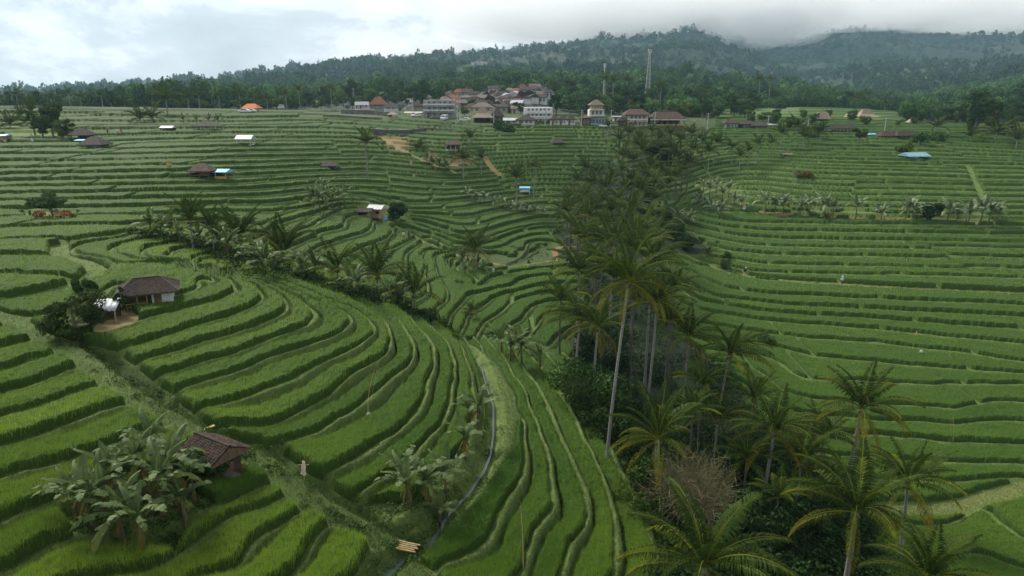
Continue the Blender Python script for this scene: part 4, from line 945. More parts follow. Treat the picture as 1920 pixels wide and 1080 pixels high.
# ------------------------------------------------------------------ single trees and shrubs
def shrub(u, v, H, R, seed, lab, tint, n=2600, size=.12, name='shrub', cat='shrub', lobes=14, trunk_h=.12, tall=.75, Y=None):
    x, y, z = spot(u, v) if Y is None else at(u, Y)
    g, t = tree_geo(H, R, seed, n, size, lobes, tall, tint, trunk_h)
    o = link(name, None, loc=(x, y, z - .1)); o.empty_display_size = .2; tag(o, lab, cat)
    link('crown', g.build('crown', M_leaf, False), o); link('trunk', t.build('trunk', M_bark), o); return o
shrub(392,905,2.1,1.25,901,'dark rounded shrub against the tiled hut wall',(.75,.95,.75), 3600, .075)
shrub(146,636,3.4,2.1,902,'loose fruit tree with yellowish leaves in front of the metal lean-to',(1.3,1.15,.9), 3600, .12, 'fruit_tree', 'tree')
shrub(168,600,3.6,.9,903,'narrow dark tree at the end of the metal lean-to',(.9,1.1,.9), 1800, .11, 'small_tree', 'tree', 8, .2, 1.2)
shrub(230,592,2.6,.5,904,'leafy climber clump in front of the main hut porch',(.9,1.1,.8), 900, .10)
shrub(744,416,3.6,2.0,905,'round dark tree right of the bamboo hut',(.8,1.0,.8), 2600, .20, 'round_tree', 'tree')
shrub(100,412,3.4,2.7,906,'low umbrella shaped grey green tree over the orange flowers',(1.5,1.5,1.5), 2200, .18, 'umbrella_tree', 'tree', 16, .55, .35)
shrub(1100,775,4.6,4.0,907,'broad glossy shrub left of the long pale trunk',(.95,1.15,.85), 6500, .15, lobes=22)
shrub(1128,722,7.0,3.2,908,'dark blue green tree behind the palm trunks in the gully',(.7,.85,1.0), 5200, .17, 'dark_tree', 'tree', 18)
shrub(1145,832,3.4,2.6,909,'black green shrub at the foot of the long trunk',(.6,.75,.6), 3200, .15)
shrub(1210,965,3.6,2.8,910,'bright leaved shrub below the leafless tree',(1.4,1.5,1.0), 4200, .13)
shrub(1385,905,3.6,2.4,911,'dark shrub behind the pale mottled trunk',(.6,.8,.65), 3000, .15)
shrub(1440,1010,3.4,2.8,912,'shaded broad leaved shrub left of the large yellow ribbed palm',(.7,.9,.8), 3000, .17)
shrub(1548,1010,3.0,2.4,913,'dark thicket shrub under the large yellow ribbed palm',(.6,.8,.6), 2600, .16)
shrub(1265,448,3.4,2.6,914,'rounded shrub where the right path enters the grove',(.8,.95,.75), 2400, .2)
shrub(1292,468,3.2,2.6,915,'dark shrub above the small bright palm',(.7,.85,.7), 2400, .2)
shrub(1240,435,5.0,2.6,916,'leafy tree in the grove behind the path shrubs',(.8,.95,.8), 2600, .24, 'leafy_tree', 'tree')
shrub(1360,505,2.4,1.1,917,'white flowering bush beside the right hand path',(1.6,1.7,1.5), 1200, .13)
shrub(1364,488,1.8,1.0,918,'second flowering bush just above the path bush',(1.3,1.4,1.1), 900, .13)
shrub(1745,413,4.2,2.2,919,'round dark green tree inside the banana row',(.8,1.0,.75), 2200, .24, 'round_tree', 'tree')
shrub(1438,645,1.6,1.5,920,'small grey green shrub on the right terraces',(1.2,1.3,1.2), 900, .13)
shrub(1218,392,9.5,3.2,921,'tall leafy tree in the middle of the upper grove',(.8,1.0,.8), 3600, .32, 'tall_tree', 'tree')
shrub(1236,318,8.5,4.4,922,'black green round tree in the gap of the upper grove',(.35,.5,.4), 3600, .4, 'round_tree', 'tree', 18, .1, .8)
shrub(1609,274,5.4,2.6,923,'single round topped yellow green tree on the right terraces',(1.7,1.6,.9), 1600, .26, 'round_tree', 'tree', 9, .55, .7)
shrub(1528,262,5.5,3.2,924,'grey leaved bush at the top of the right terraces',(1.9,2.0,2.2), 1500, .28)
shrub(938,246,3.2,2.4,925,'left bushy shrub below the brick coloured box',(1.1,1.3,1.0), 1200, .26)
shrub(952,250,3.2,2.6,926,'right bushy shrub below the brick coloured box',(1.0,1.2,1.0), 1200, .26)
shrub(1505,334,1.6,2.6,927,'reddish brown brush heap on the upper right terraces',(2.6,1.0,.9), 900, .22)
shrub(1694,290,3.6,2.6,928,'yellow green bush left of the blue roofed shelter',(2.0,1.8,.8), 1300, .24)
shrub(1726,274,4.4,3.4,929,'silvery bush behind the blue roofed shelter',(1.7,1.9,1.7), 1500, .28)
shrub(1758,268,4.0,3.0,930,'silvery bush right behind the blue roofed shelter',(1.6,1.8,1.6), 1500, .28)
for i, (u, v, H, kd) in enumerate([(82,262,6,3),(100,256,7,1),(118,264,5,0),(66,254,6,6),(130,262,4,0),(106,244,7,1),(92,238,6,3)]):
    x, y, z = spot(u, v); tree(x, y, z, H, kd, '%s dark tree of the thicket at the left side' % ORD[i], 'dark thicket trees at the left')
# leafless brown tree
def bare_tree(u, Y, H, label):
    x, y, z = at(u, Y); r = np.random.default_rng(5); g = Geo(); t = Geo()
    o = link('leafless_tree', None, loc=(x, y, z)); tag(o, label, 'tree')
    t.tube([(0, 0, 0), (.1, 0, H * .25), (-.05, .1, H * .5)], [.22, .17, .12], 7)
    tips = []
    for i in range(11):
        a = i * 2.4; e = np.array([math.cos(a) * H * .26 * r.uniform(.3, 1), math.sin(a) * H * .26 * r.uniform(.3, 1), H * r.uniform(.5, .78)])
        s = np.array([0, 0, H * r.uniform(.28, .5)]); m_ = (s + e) / 2 + r.normal(size=3) * .15; t.tube([s, m_, e], [.09, .06, .03], 5); tips.append((m_, e))
    V = []; n = 0
    for m_, e in tips:
        for k in range(110):
            b = m_ + (e - m_) * r.random(); d = (e - m_) / np.linalg.norm(e - m_) * .4 + r.normal(size=3) * .55; d[2] = abs(d[2]) * .6 + .1; d /= np.linalg.norm(d)
            for q in range(5):
                L_ = H * r.uniform(.06, .15); w = .007 + .007 * r.random(); b2 = b + d * L_; s_ = np.cross(d, r.normal(size=3)); s_ /= np.linalg.norm(s_)
                V += [b - s_ * w, b + s_ * w, b2 + s_ * w * .5, b2 - s_ * w * .5]; b = b2 if q % 2 else b + d * L_ * .4
                d = d + r.normal(size=3) * .5; d /= np.linalg.norm(d)
    V = np.array(V); T = np.repeat(r.uniform(.7, 1.5, (len(V) // 4, 1)) * np.ones(3), 4, 0)
    g.add(V, np.arange(len(V)).reshape(-1, 4), T)
    link('twigs', g.build('twigs', M_dead, False), o); link('trunk', t.build('trunk', M_bark), o)
bare_tree(1290, 41, 7.4, 'leafless brown tree with a haze of fine twigs')
# ------------------------------------------------------------------ undergrowth in the gully and the ditch
def clumps(name, X, Y, Z, R, nq, mat, tints, seed, flat_=.7, tmpl=6, label=None, qs=.3):
    r = np.random.default_rng(seed); TV = []
    for k in range(tmpl):
        g = Geo(); leaf_cloud(g, (0, 0, .35), (1, 1, flat_), nq, qs, r, (1, 1, 1), flat_); TV.append((np.concatenate(g.V), np.concatenate(g.T)))
    n = len(X); ti = r.integers(0, tmpl, n); V = np.empty((n, nq * 4, 3)); T = np.empty((n, nq * 4, 3))
    az = r.random(n) * 2 * PI
    for k in range(tmpl):
        m_ = ti == k; v = TV[k][0]; c, s = np.cos(az[m_]), np.sin(az[m_])
        V[m_, :, 0] = v[None, :, 0] * c[:, None] - v[None, :, 1] * s[:, None]; V[m_, :, 1] = v[None, :, 0] * s[:, None] + v[None, :, 1] * c[:, None]; V[m_, :, 2] = v[None, :, 2]
        T[m_] = TV[k][1][None]
    V = V * np.asarray(R)[:, None, None] if np.ndim(R) == 1 else V * np.asarray(R)[:, None, :]
    V[:, :, 0] += X[:, None]; V[:, :, 1] += Y[:, None]; V[:, :, 2] += Z[:, None]; T = T * tints[:, None, :]
    me = mesh_np(name, V.reshape(-1, 3), np.arange(n * nq * 4).reshape(-1, 4), mat, {'tint': T.reshape(-1, 3)}, False)
    return tag(link(name, me), kind='stuff')
def pick(prob, n, seed=1):
    r = np.random.default_rng(seed); c = np.cumsum(prob.ravel().astype(float)); idx = np.searchsorted(c, r.random(n) * c[-1]); j, i = np.divmod(idx, NA)
    return GX[j, i], GY[j, i], GZ[j, i], j, i
sel = (bushk > .6) * pxd
X, Y, Z, j, i = pick(sel * (0.5 + (PU > 1100)), 1500, 3); r_ = np.random.default_rng(4)
R_ = r_.uniform(.45, 1.6, len(X)); k_ = r_.uniform(.45, 1.25, (len(X), 1)) * np.array([[.85, 1.0, .8]])
clumps('undergrowth', X, Y, Z, R_, 90, M_leaf, k_, 5, .8, qs=.13)
rowl = [(285,448),(330,458),(380,468),(430,488),(480,508),(540,526),(600,538),(660,562),(710,572),(760,592),(800,604)]
d_row = dist_lines([rowl], 5); X, Y, Z, j, i = pick((d_row < 2.6) * pxd * (2.8 - np.minimum(d_row, 2.6)), 420, 12)
clumps('undergrowth', X, Y, Z, r_.uniform(.4, 1.25, len(X)), 80, M_leaf, r_.uniform(.5, 1.2, (len(X), 1)) * np.array([[.85, 1.0, .8]]), 13, .85, qs=.15)
X, Y, Z, j, i = pick(((d_stream > .28) & (d_stream < .75)) * pxd, 260, 22)
clumps('weeds', X, Y, Z, r_.uniform(.12, .32, len(X)), 40, M_leaf, r_.uniform(1.2, 3.0, (len(X), 1)) * np.array([[1.0, 1.1, .8]]), 23, .6, qs=.2)
X, Y, Z, j, i = pick((rice <= 0) * (nr | (d_ditch < 1.4)) * (bushk < .3) * (dirt < .2) * (GY < 130) * pxd, 500, 6)
clumps('weeds', X, Y, Z, r_.uniform(.15, .45, len(X)), 40, M_leaf, r_.uniform(.9, 2.0, (len(X), 1)) * np.array([[1.0, 1.1, .9]]), 7, .5, qs=.2)
# ------------------------------------------------------------------ woods : nearer trees one by one, the far wood as one mass
def scatter(n, cond, seed, tries=40):
    r = np.random.default_rng(seed); out = []
    for _ in range(n * tries):
        u, Y = r.uniform(-90, 2010), r.uniform(225, 560); v = None
        if cond(u, Y, r): out.append((u, Y))
        if len(out) >= n: break
    return out
KN = ['rounded mid green','tall dark green','spreading olive green','slender blackish','broad grey green','small light green','columnar dark']
def wood(zone, n, cond, seed, grp, hs=1.0, kinds=(0, 1, 2, 3, 4, 5, 6)):
    r = random.Random(seed)
    for u, Y in scatter(n, cond, seed):
        x, y, z = at(u, Y); kd = r.choice(kinds)
        tree(x, y, z, TREEV[kd][2] * r.uniform(.45, 1.25) * hs, kd, '%s tree %s' % (KN[kd], zone), grp, wide=r.uniform(.9, 1.2))
wood('in the belt of wood behind the upper left terraces', 62, lambda u, Y, r: u < 560 and 296 < Y < 370, 31, 'trees of the left wood', .68)
wood('in the wood left of and above the village', 34, lambda u, Y, r: 480 < u < 880 and 330 < Y < 440 and Y > 330 + (u - 560) * .25, 32, 'trees above the village', .95)
wood('on the slope right behind the white houses', 60, lambda u, Y, r: 1040 < u < 1420 and 285 < Y < 430, 33, 'trees behind the white houses', 1.0, (0, 1, 1, 3, 4, 5, 6))
wood('on the wooded spur above the far paddies', 52, lambda u, Y, r: 1330 < u < 1650 and 440 < Y < 545, 34, 'trees of the spur', 1.1)
wood('in the dark wood at the right edge', 36, lambda u, Y, r: u > 1770 + (Y - 240) * -.1 and 240 < Y < 400 and u > 1790, 35, 'trees of the right wood', 1.1, (0, 1, 3, 6, 4))
wood('between the houses of the village', 12, lambda u, Y, r: (640 < u < 1040 and 262 < Y < 350), 36, 'trees among the houses', .6)
wood('around the thatched pavilions', 22, lambda u, Y, r: 1400 < u < 1780 and 262 < Y < 300 and r.random() < .8, 37, 'trees around the thatched roofs', .55, (0, 1, 2, 4, 5))
wood('in the thicket right of the yellow orange palms', 14, lambda u, Y, r: 1440 < u < 1525 and 225 < Y < 268, 38, 'thicket trees right of the grove', .55, (0, 2, 3, 4))
wood('at the foot of the right wood', 10, lambda u, Y, r: 1815 < u < 1960 and 228 < Y < 262, 39, 'trees at the foot of the right wood', .7, (0, 2, 5))
wood('at the roadside right of the restaurant', 10, lambda u, Y, r: 1330 < u < 1400 and 275 < Y < 300, 40, 'roadside trees by the restaurant', .65, (0, 1, 3))
for i, (u, v, Y, c) in enumerate([(30,178,310,30),(95,184,300,34),(128,176,320,28),(190,180,305,34),(232,186,300,30),(352,184,300,32),(372,178,312,28),(448,176,318,30),(535,178,310,28),(470,184,300,26)]):
    palm(u, v, Y, c * 1.15, '%s palm from the left standing out of the left tree line' % ORD[i], 'palms of the left tree line', kind=i, tr=.16)
for i, (u, v, Y, c) in enumerate([(410,180,300,32),(500,186,300,30),(150,182,310,32),(560,170,320,30),(1135,150,380,40),(1150,155,372,38),(1176,152,380,36),(1240,165,360,36),(1320,180,340,34),(1395,196,330,40),(1425,150,470,26),(1445,150,470,26),(1530,172,470,26),(1620,190,440,26),(620,166,340,28),(1660,196,380,30),(1385,205,330,34),(1372,206,325,34)]):
    palm(u, v, Y, c, '%s tall distant palm from the list of crowns rising out of the wood' % ORD[i] if False else ['distant palm over the left wood','distant palm at the right end of the left wood','distant palm near the left edge of the wood','distant palm behind the orange roof','left tall palm of the pair above the white tower house','right tall palm of the pair above the white tower house','third tall palm behind the pair above the tower house','distant palm behind the lattice mast','distant palm over the red roofed restaurant','palm at the left end of the far paddies','left pale trunked palm on the spur','right pale trunked palm on the spur','palm on the lower crest of the spur','palm at the end of the spur','distant palm behind the white van','palm beyond the thatched pavilions','second palm at the left end of the far paddies','third palm at the left end of the far paddies'][i], 'distant palms', kind=i, tr=.16)
def woodmass():
    r = np.random.default_rng(77); n = 60000
    a = r.uniform(-1.0, 1.0, n); ly = r.uniform(math.log(345), math.log(3300), n); y = np.exp(ly); x = a * y
    z = zbase(x, y); u, v = to_pix(x, y, z)
    keep = (u > -80) & (u < 2000) & (v < 232)
    keep &= ~((u > 560) & (u < 1050) & (y < 430) & (v > 160))            # the village hill
    keep &= ~((u > 1350) & (u < 1700) & (y < 425)); keep &= ~((u < 560) & (y < 350))
    p = np.where(y < 700, .30, np.where(y < 1400, .42, .55)); keep &= r.random(n) < p
    x, y, z = x[keep], y[keep], z[keep]; m = len(x)
    lowf = 0.35 + 1.3 * fbm(x / 45, y / 45, 88, 3); R = lowf * r.uniform(3.2, 6.0, m) * (1 + 0.35 * smooth(900, 2500, y)); R = R * np.where(y < 700, .8, 1); H = np.where(y < 700, .72, 1) * lowf ** 1.5 * r.uniform(4.5, 8.0, m) * (1 + 0.3 * smooth(900, 2500, y))
    tint = r.uniform(.9, 2.4, (m, 1)) * (0.75 + 0.6 * fbm(x / 120, y / 120, 89, 2))[:, None] * np.where(y < 900, 1.0, .42)[:, None] * (np.array([[.82, 1.0, .90]]) + r.uniform(-.12, .25, (m, 1)) * np.array([[1.0, .5, .3]]))
    tint = tint * np.where(r.random((m, 1)) < .22, np.array([[1.9, 1.75, 1.9]]), 1.0); S = np.c_[R, R, H]; nearm = y < 900
    clumps('forest', x[nearm], y[nearm], z[nearm] + H[nearm] * .55, S[nearm], 140, M_leaf, tint[nearm], 8, .85, qs=.2)
    clumps('forest', x[~nearm], y[~nearm], z[~nearm] + H[~nearm] * .4, S[~nearm], 30, M_leaf, tint[~nearm], 9, .85, qs=.5)
    return m
print('wood', woodmass())
# ------------------------------------------------------------------ building blocks for huts and houses
def mesh_pd(name, V, F, mats, fm=None):
    me = bpy.data.meshes.new(name); me.from_pydata([tuple(map(float, v)) for v in V], [], [tuple(f) for f in F])
    for m_ in (mats if isinstance(mats, (list, tuple)) else [mats]): me.materials.append(m_)
    if fm: me.polygons.foreach_set('material_index', fm)
    me.update(); return me
def bxs(boxes):
    """boxes: (x0,x1,y0,y1,z0,z1) -> verts, faces"""
    V = []; F = []
    for x0, x1, y0, y1, z0, z1 in boxes:
        b = len(V); V += [(x, y, z) for x in (x0, x1) for y in (y0, y1) for z in (z0, z1)]
        F += [(b+0,b+1,b+3,b+2),(b+4,b+6,b+7,b+5),(b+0,b+4,b+5,b+1),(b+2,b+3,b+7,b+6),(b+0,b+2,b+6,b+4),(b+1,b+5,b+7,b+3)]
    return V, F
def boxpart(name, boxes, mat, parent, loc=None, rot=None):
    V, F = bxs(boxes); return link(name, mesh_pd(name, V, F, mat), parent, loc, rot)
def hip(w, d, z, h, ov, ridge, th=.12, gable=False, curve=0.0):
    """roof solid over a w x d wall: eave height z, rise h, ridge length share"""
    a, b = w / 2 + ov, d / 2 + ov; r = a if gable else max(a * ridge, .02)
    V = [(-a,-b,z),(a,-b,z),(a,b,z),(-a,b,z),(-r,0,z+h),(r,0,z+h)]
    lo = [(x, y, q - th) for x, y, q in V[:4]]; V2 = V + lo
    F = [(0,1,5,4),(2,3,4,5),(1,2,5),(3,0,4),(6,7,1,0)[::-1],(7,8,2,1)[::-1],(8,9,3,2)[::-1],(9,6,0,3)[::-1],(9,8,7,6)[::-1]]
    if curve > 0:      # thatch: a steep upper cone over a flatter skirt
        k = .42; m_ = [(-a*k-r*.3,-b*k,z+h*.38),(a*k+r*.3,-b*k,z+h*.38),(a*k+r*.3,b*k,z+h*.38),(-a*k-r*.3,b*k,z+h*.38)]
        V2 = V2 + m_; F = [(0,1,11,10),(1,2,12,11),(2,3,13,12),(3,0,10,13),(10,11,5,4),(12,13,4,5),(11,12,5),(13,10,4)] + F[4:]
    return V2, F
def roofpart(par, w, d, z, h, ov, ridge, mat, gable=False, curve=0, th=.12, ridgecap=None, lab=None):
    V, F = hip(w, d, z, h, ov, ridge, th, gable, curve); o = link('roof', mesh_pd('roof', V, F, mat), par)
    if lab: o['label'] = lab
    if ridgecap:
        a = (w / 2 + ov) if gable else max((w / 2 + ov) * ridge, .05)
        boxpart('ridge_cap', [(-a - .05, a + .05, -.12, .12, z + h - .03, z + h + .12)], ridgecap, o)
    return o
def root(name, x, y, z, rot, label, cat, group=None):
    o = link(name, None, loc=(x, y, z), rot=(0, 0, rot)); o.empty_display_size = .3; return tag(o, label, cat, group)
def tilemat(name, c1, c2, sc=1.0):
    m, nt, b = new_mat(name); n = noise(nt, 1.2 * sc, 5, .7); c = mixc(nt, ramp(nt, n, .35, .68), c1, c2)
    w = nt.nodes.new('ShaderNodeTexWave'); w.wave_type = 'BANDS'; w.bands_direction = 'Z'; w.inputs['Scale'].default_value = 3.2; w.inputs['Distortion'].default_value = 1.5
    tc = nt.nodes.new('ShaderNodeTexCoord'); nt.links.new(tc.outputs['Object'], w.inputs[0])
    nt.links.new(c, b.inputs['Base Color']); bp = nt.nodes.new('ShaderNodeBump'); bp.inputs['Strength'].default_value = .6; bp.inputs['Distance'].default_value = .06
    nt.links.new(w.outputs[0], bp.inputs['Height']); nt.links.new(bp.outputs[0], b.inputs['Normal']); return m
T_brown = tilemat('brown_roof_tiles', (0.090, 0.052, 0.036), (0.038, 0.027, 0.022))
T_dark = tilemat('dark_roof_tiles', (0.060, 0.046, 0.040), (0.030, 0.026, 0.024))
T_red = tilemat('red_roof_tiles', (0.24, 0.085, 0.045), (0.12, 0.05, 0.03))
T_orange = tilemat('orange_roof_tiles', (0.55, 0.16, 0.045), (0.40, 0.12, 0.04))
T_grey = tilemat('weathered_grey_tiles', (0.17, 0.14, 0.11), (0.09, 0.075, 0.06))
T_thatch = simple('thatch', (0.30, 0.245, 0.18), (0.20, 0.16, 0.115), scale=4, bump=.8, stretch=(1, 1, .2))
T_thatchd = simple('old_thatch', (0.062, 0.054, 0.044), (0.032, 0.028, 0.024), scale=3, bump=.8)
T_metal = simple('corrugated_metal', (0.42, 0.45, 0.47), (0.30, 0.31, 0.32), scale=2, rough=.45)
T_blue = simple('blue_tarpaulin', (0.13, 0.42, 0.66), (0.20, 0.50, 0.72), scale=.8, rough=.5)
T_green = simple('green_blue_sheet', (0.17, 0.33, 0.38), (0.12, 0.24, 0.29), scale=.8, rough=.5)
W_white = simple('white_plaster', (0.66, 0.67, 0.67), (0.50, 0.51, 0.50), scale=.8, detail=6)
W_cream = simple('cream_plaster', (0.52, 0.46, 0.34), (0.40, 0.35, 0.26), scale=.8, detail=6)
W_grey = simple('grey_render', (0.33, 0.33, 0.32), (0.22, 0.22, 0.21), scale=.7, detail=6)
W_brick = simple('red_brick', (0.10, 0.050, 0.036), (0.055, 0.032, 0.025), scale=3)
W_stone = simple('dark_stone', (0.13, 0.12, 0.11), (0.07, 0.066, 0.06), scale=1.5, bump=.5)
W_wood = simple('old_wood', (0.16, 0.11, 0.07), (0.08, 0.055, 0.035), scale=4, stretch=(3, 3, .5))
W_bamboo = simple('bamboo', (0.42, 0.32, 0.17), (0.28, 0.20, 0.10), scale=5, stretch=(1, 1, .2))
W_yellow = simple('yellow_boards', (0.50, 0.34, 0.12), (0.40, 0.26, 0.09), scale=2)
W_bl = simple('pale_blue_paint', (0.34, 0.46, 0.52), (0.26, 0.36, 0.41), scale=1.5)
C_dark = simple('interior_shade_and_black', (0.020, 0.018, 0.016), (0.012, 0.011, 0.010), scale=2)  # near-black: indoor shade put into the colour; also the black shed roof
C_frame = simple('window_frame', (0.45, 0.44, 0.42), scale=3)
m, nt, b = new_mat('window_glass'); b.inputs['Base Color'].default_value = (.05, .07, .08, 1); b.inputs['Roughness'].default_value = .15; b.inputs['Specular IOR Level'].default_value = .6
C_glass = m
def window(par, x, z, w, h, y, side=0, d=0, mat=C_frame):
    """window with frame and pane on the front wall (side 0) or the end walls (side 1 / -1)"""
    t = .07
    fr = [(-w/2,-w/2+t,-.05,.03,0,h),(w/2-t,w/2,-.05,.03,0,h),(-w/2+t,w/2-t,-.05,.03,0,t),(-w/2+t,w/2-t,-.05,.03,h-t,h),(-.03,.03,-.045,.03,t,h-t)]
    loc, rot = ((x, y, z), (0, 0, 0)) if side == 0 else ((side * d, x, z), (0, 0, side * PI / 2))
    o = boxpart('window', fr, mat, par, loc, rot); boxpart('pane', [(-w/2+t,w/2-t,-.015,.02,t,h-t)], C_glass, o); return o
def door(par, x, z, w, h, y, mat=W_wood):
    o = boxpart('door', [(-w/2, w/2, -.04, .03, 0, h)], mat, par, (x, y, z)); boxpart('handle', [(w/2-.15, w/2-.1, -.09, -.04, h*.45, h*.55)], C_frame, o); return o
def pxm(u, v):
    x, y, z = spot(u, v); s = (y * CP - z * SP) / FPX; return x, y, z, s
def house(u, vb, wpx, hw, hr, label, roof=T_brown, wall=W_white, depth=.75, storeys=1, gable=False, ridge=.4, rot=0.0, win=2, group=None, balcony=False, ov=.7, name='village_house', pos=None, dy=0.0):
    """u, vb: where the foot is seen; wpx width; hw, hr: wall and roof height in picture pixels"""
    x, y, z, s = pxm(u, vb) if pos is None else pos
    w, h, r = wpx * s, hw * s, hr * s; d = max(w * depth, 2.5); y += d / 2 + dy
    o = root(name, x, y, z - .1, rot, label, 'house', group)
    w -= ov * 1.0; V, F = bxs([(-w/2, w/2, -d/2, d/2, -2.5, h)]); link('wall', mesh_pd('wall', V, F, wall), o)
    if r > 0: roofpart(o, w, d, h + .02, r, ov, ridge, roof, gable, th=.16)
    sh = h / storeys
    for k in range(storeys):
        for i in range(win):
            ww = min(1.3, w / (win + 1) * .6); xx = -w/2 + w * (i + 1) / (win + 1) + (.2 if win > 1 else w * .2)
            window(o, xx, k * sh + sh * .32, ww, sh * .5, -d/2 - .01)
    door(o, -w/2 + w * .12 + .35, .1, min(.9, w * .2), sh * .75, -d/2 - .01)
    if w > 5: window(o, 0, sh * .3, 1.1, sh * .45, 0, 1, w / 2 + .01)
    if balcony:
        for k in range(1, storeys):
            q = boxpart('balcony', [(-w/2, w/2, -d/2 - 1.1, -d/2 - .02, k * sh - .18, k * sh)], wall, o)
            boxpart('railing', [(-w/2, w/2, -d/2 - 1.1, -d/2 - 1.02, k * sh + .45, k * sh + .85)] + [(xx, xx + .15, -d/2 - 1.1, -d/2 - .98, k * sh, k * sh + .45) for xx in np.linspace(-w/2, w/2 - .15, 8)], W_white, q)
            for xx in (-w/2 + .05, 0, w/2 - .25): boxpart('pillar', [(xx, xx + .2, -d/2 - 1.08, -d/2 - .88, 0, h)], wall, o) if k == 1 else None
    return o
def shelter(u, vb, wpx, hp, hr, label, roof=T_thatchd, posts=W_wood, gable=False, ridge=.3, rot=0.0, depth=.8, floor=.5, walls=None, name='open_shelter', ov=.5, curve=0, cat='shelter', flat=False, nx=3, sz=.12):
    x, y, z, s = pxm(u, vb); w, h, r = wpx * s, hp * s, hr * s; d = w * depth; y += d / 2 * .7
    o = root(name, x, y, float(gz(x, y)[0]) - .05, rot, label, cat); w -= 2 * ov; d -= 2 * ov; w = max(w, 1); d = max(d, .8)
    for i in range(nx):
        for yy in (-d/2, d/2):
            xx = -w/2 + w * i / (nx - 1); boxpart('post', [(xx - sz/2, xx + sz/2, yy - sz/2, yy + sz/2, -.6, h)], posts, o)
    if floor: boxpart('floor', [(-w/2 - .08, w/2 + .08, -d/2 - .08, d/2 + .08, floor - .1, floor)], posts, o)
    if walls: boxpart('wall', [(-w/2 + .1, w/2 - .1, d/2 - .12, d/2 - .04, floor, h), (w * walls[0], w * walls[1], -d/2 + .1, -d/2 + .18, floor, h * walls[3])], walls[2], o)
    if flat: boxpart('roof', [(-w/2 - ov, w/2 + ov, -d/2 - ov, d/2 + ov, h, h + .12)], roof, o)
    else: roofpart(o, w, d, h + .01, r, ov, ridge, roof, gable, curve)
    return o
# ------------------------------------------------------------------ huts of the near fields
def tile_slope(g, A, B, C, D, nc, nr, seed):
    """ribbed, stepped tiles over the quad A,B (eave) C,D (ridge side)"""
    A, B, C, D = map(np.asarray, (A, B, C, D)); r = np.random.default_rng(seed); N = np.cross(B - A, D - A).astype(float); N /= np.linalg.norm(N)
    if N[2] < 0: N = -N
    W = np.linalg.norm(B - A); per = 4; n = nc * per
    for j in range(nr):
        t0, t1 = j / nr, (j + 1) / nr + .02; off = .02 * r.random(nc)
        for tt, hh in ((t0, .055), (t1, .012)):
            L_ = A + (D - A) * tt; R_ = B + (C - B) * tt; sL = np.linalg.norm(R_ - L_) / W
            s = np.linspace(0, 1, n + 1); ph = (s * sL * nc) % 1.0 if sL < .98 else (s * nc) % 1.0
            z = hh + .045 * np.abs(np.sin(ph * PI)) + np.append(np.repeat(off, per), 0)[:n + 1]
            P = L_[None] + (R_ - L_)[None] * s[:, None] + N[None] * z[:, None]
            if tt == t0: P0 = P
            else:
                V = np.concatenate([P0, P]); k = np.arange(n); F = np.stack([k, k + 1, n + 2 + k, n + 1 + k], 1)
                c = np.repeat(r.uniform(.45, 1.5, (nc, 1)) * np.array([[1, 1, 1]]), per, 0); c = np.concatenate([c, c[-1:]]); g.add(V, F, np.concatenate([c, c]))
def m_tint(name, col, rough=.85, col2=None):
    m, nt, b = new_mat(name); c = mixc(nt, ramp(nt, noise(nt, 3, 5, .7), .35, .65), col, col2 or tuple(x * .6 for x in col)); at = attr(nt, 'tint')
    mu = nt.nodes.new('ShaderNodeMix'); mu.data_type = 'RGBA'; mu.blend_type = 'MULTIPLY'; mu.inputs['Factor'].default_value = 1
    nt.links.new(c, mu.inputs['A']); nt.links.new(at.outputs['Color'], mu.inputs['B']); nt.links.new(mu.outputs['Result'], b.inputs['Base Color']); b.inputs['Roughness'].default_value = rough
    return m
T_clay = m_tint('old_clay_tiles', (0.065, 0.045, 0.034), .8, (0.030, 0.025, 0.021)); T_clay2 = m_tint('mossy_clay_tiles', (0.062, 0.037, 0.027), .85, (0.026, 0.021, 0.017))
def tiled(par, w, d, z, h, ov, ridge, mat, gable=False, nc=20, nr=12, seed=1):
    a, b = w / 2 + ov, d / 2 + ov; r = a if gable else a * ridge; g = Geo(); zz = z + h
    tile_slope(g, (-a,-b,z), (a,-b,z), (r,0,zz), (-r,0,zz), nc, nr, seed); tile_slope(g, (a,b,z), (-a,b,z), (-r,0,zz), (r,0,zz), nc, nr, seed + 1)
    if not gable:
        n2 = max(4, int(nc * b / a)); tile_slope(g, (a,-b,z), (a,b,z), (r,.02,zz), (r,-.02,zz), n2, nr, seed + 2); tile_slope(g, (-a,b,z), (-a,-b,z), (-r,-.02,zz), (-r,.02,zz), n2, nr, seed + 3)
    o = link('roof', g.build('roof', mat, False), par)
    V, F = hip(w, d, z - .03, h, ov - .03, ridge, .06, gable); link('roof_boards', mesh_pd('roof_boards', V, F, W_wood), o)
    c = Geo(); c.tube([(-r, 0, zz + .05), (r, 0, zz + .05)], .10, 6)
    if not gable:
        for sx in (-1, 1):
            for sy in (-1, 1): c.tube([(sx * r, 0, zz + .05), (sx * a, sy * b, z + .06)], .07, 6)
    link('ridge_tiles', c.build('ridge_tiles', mat), o); return o
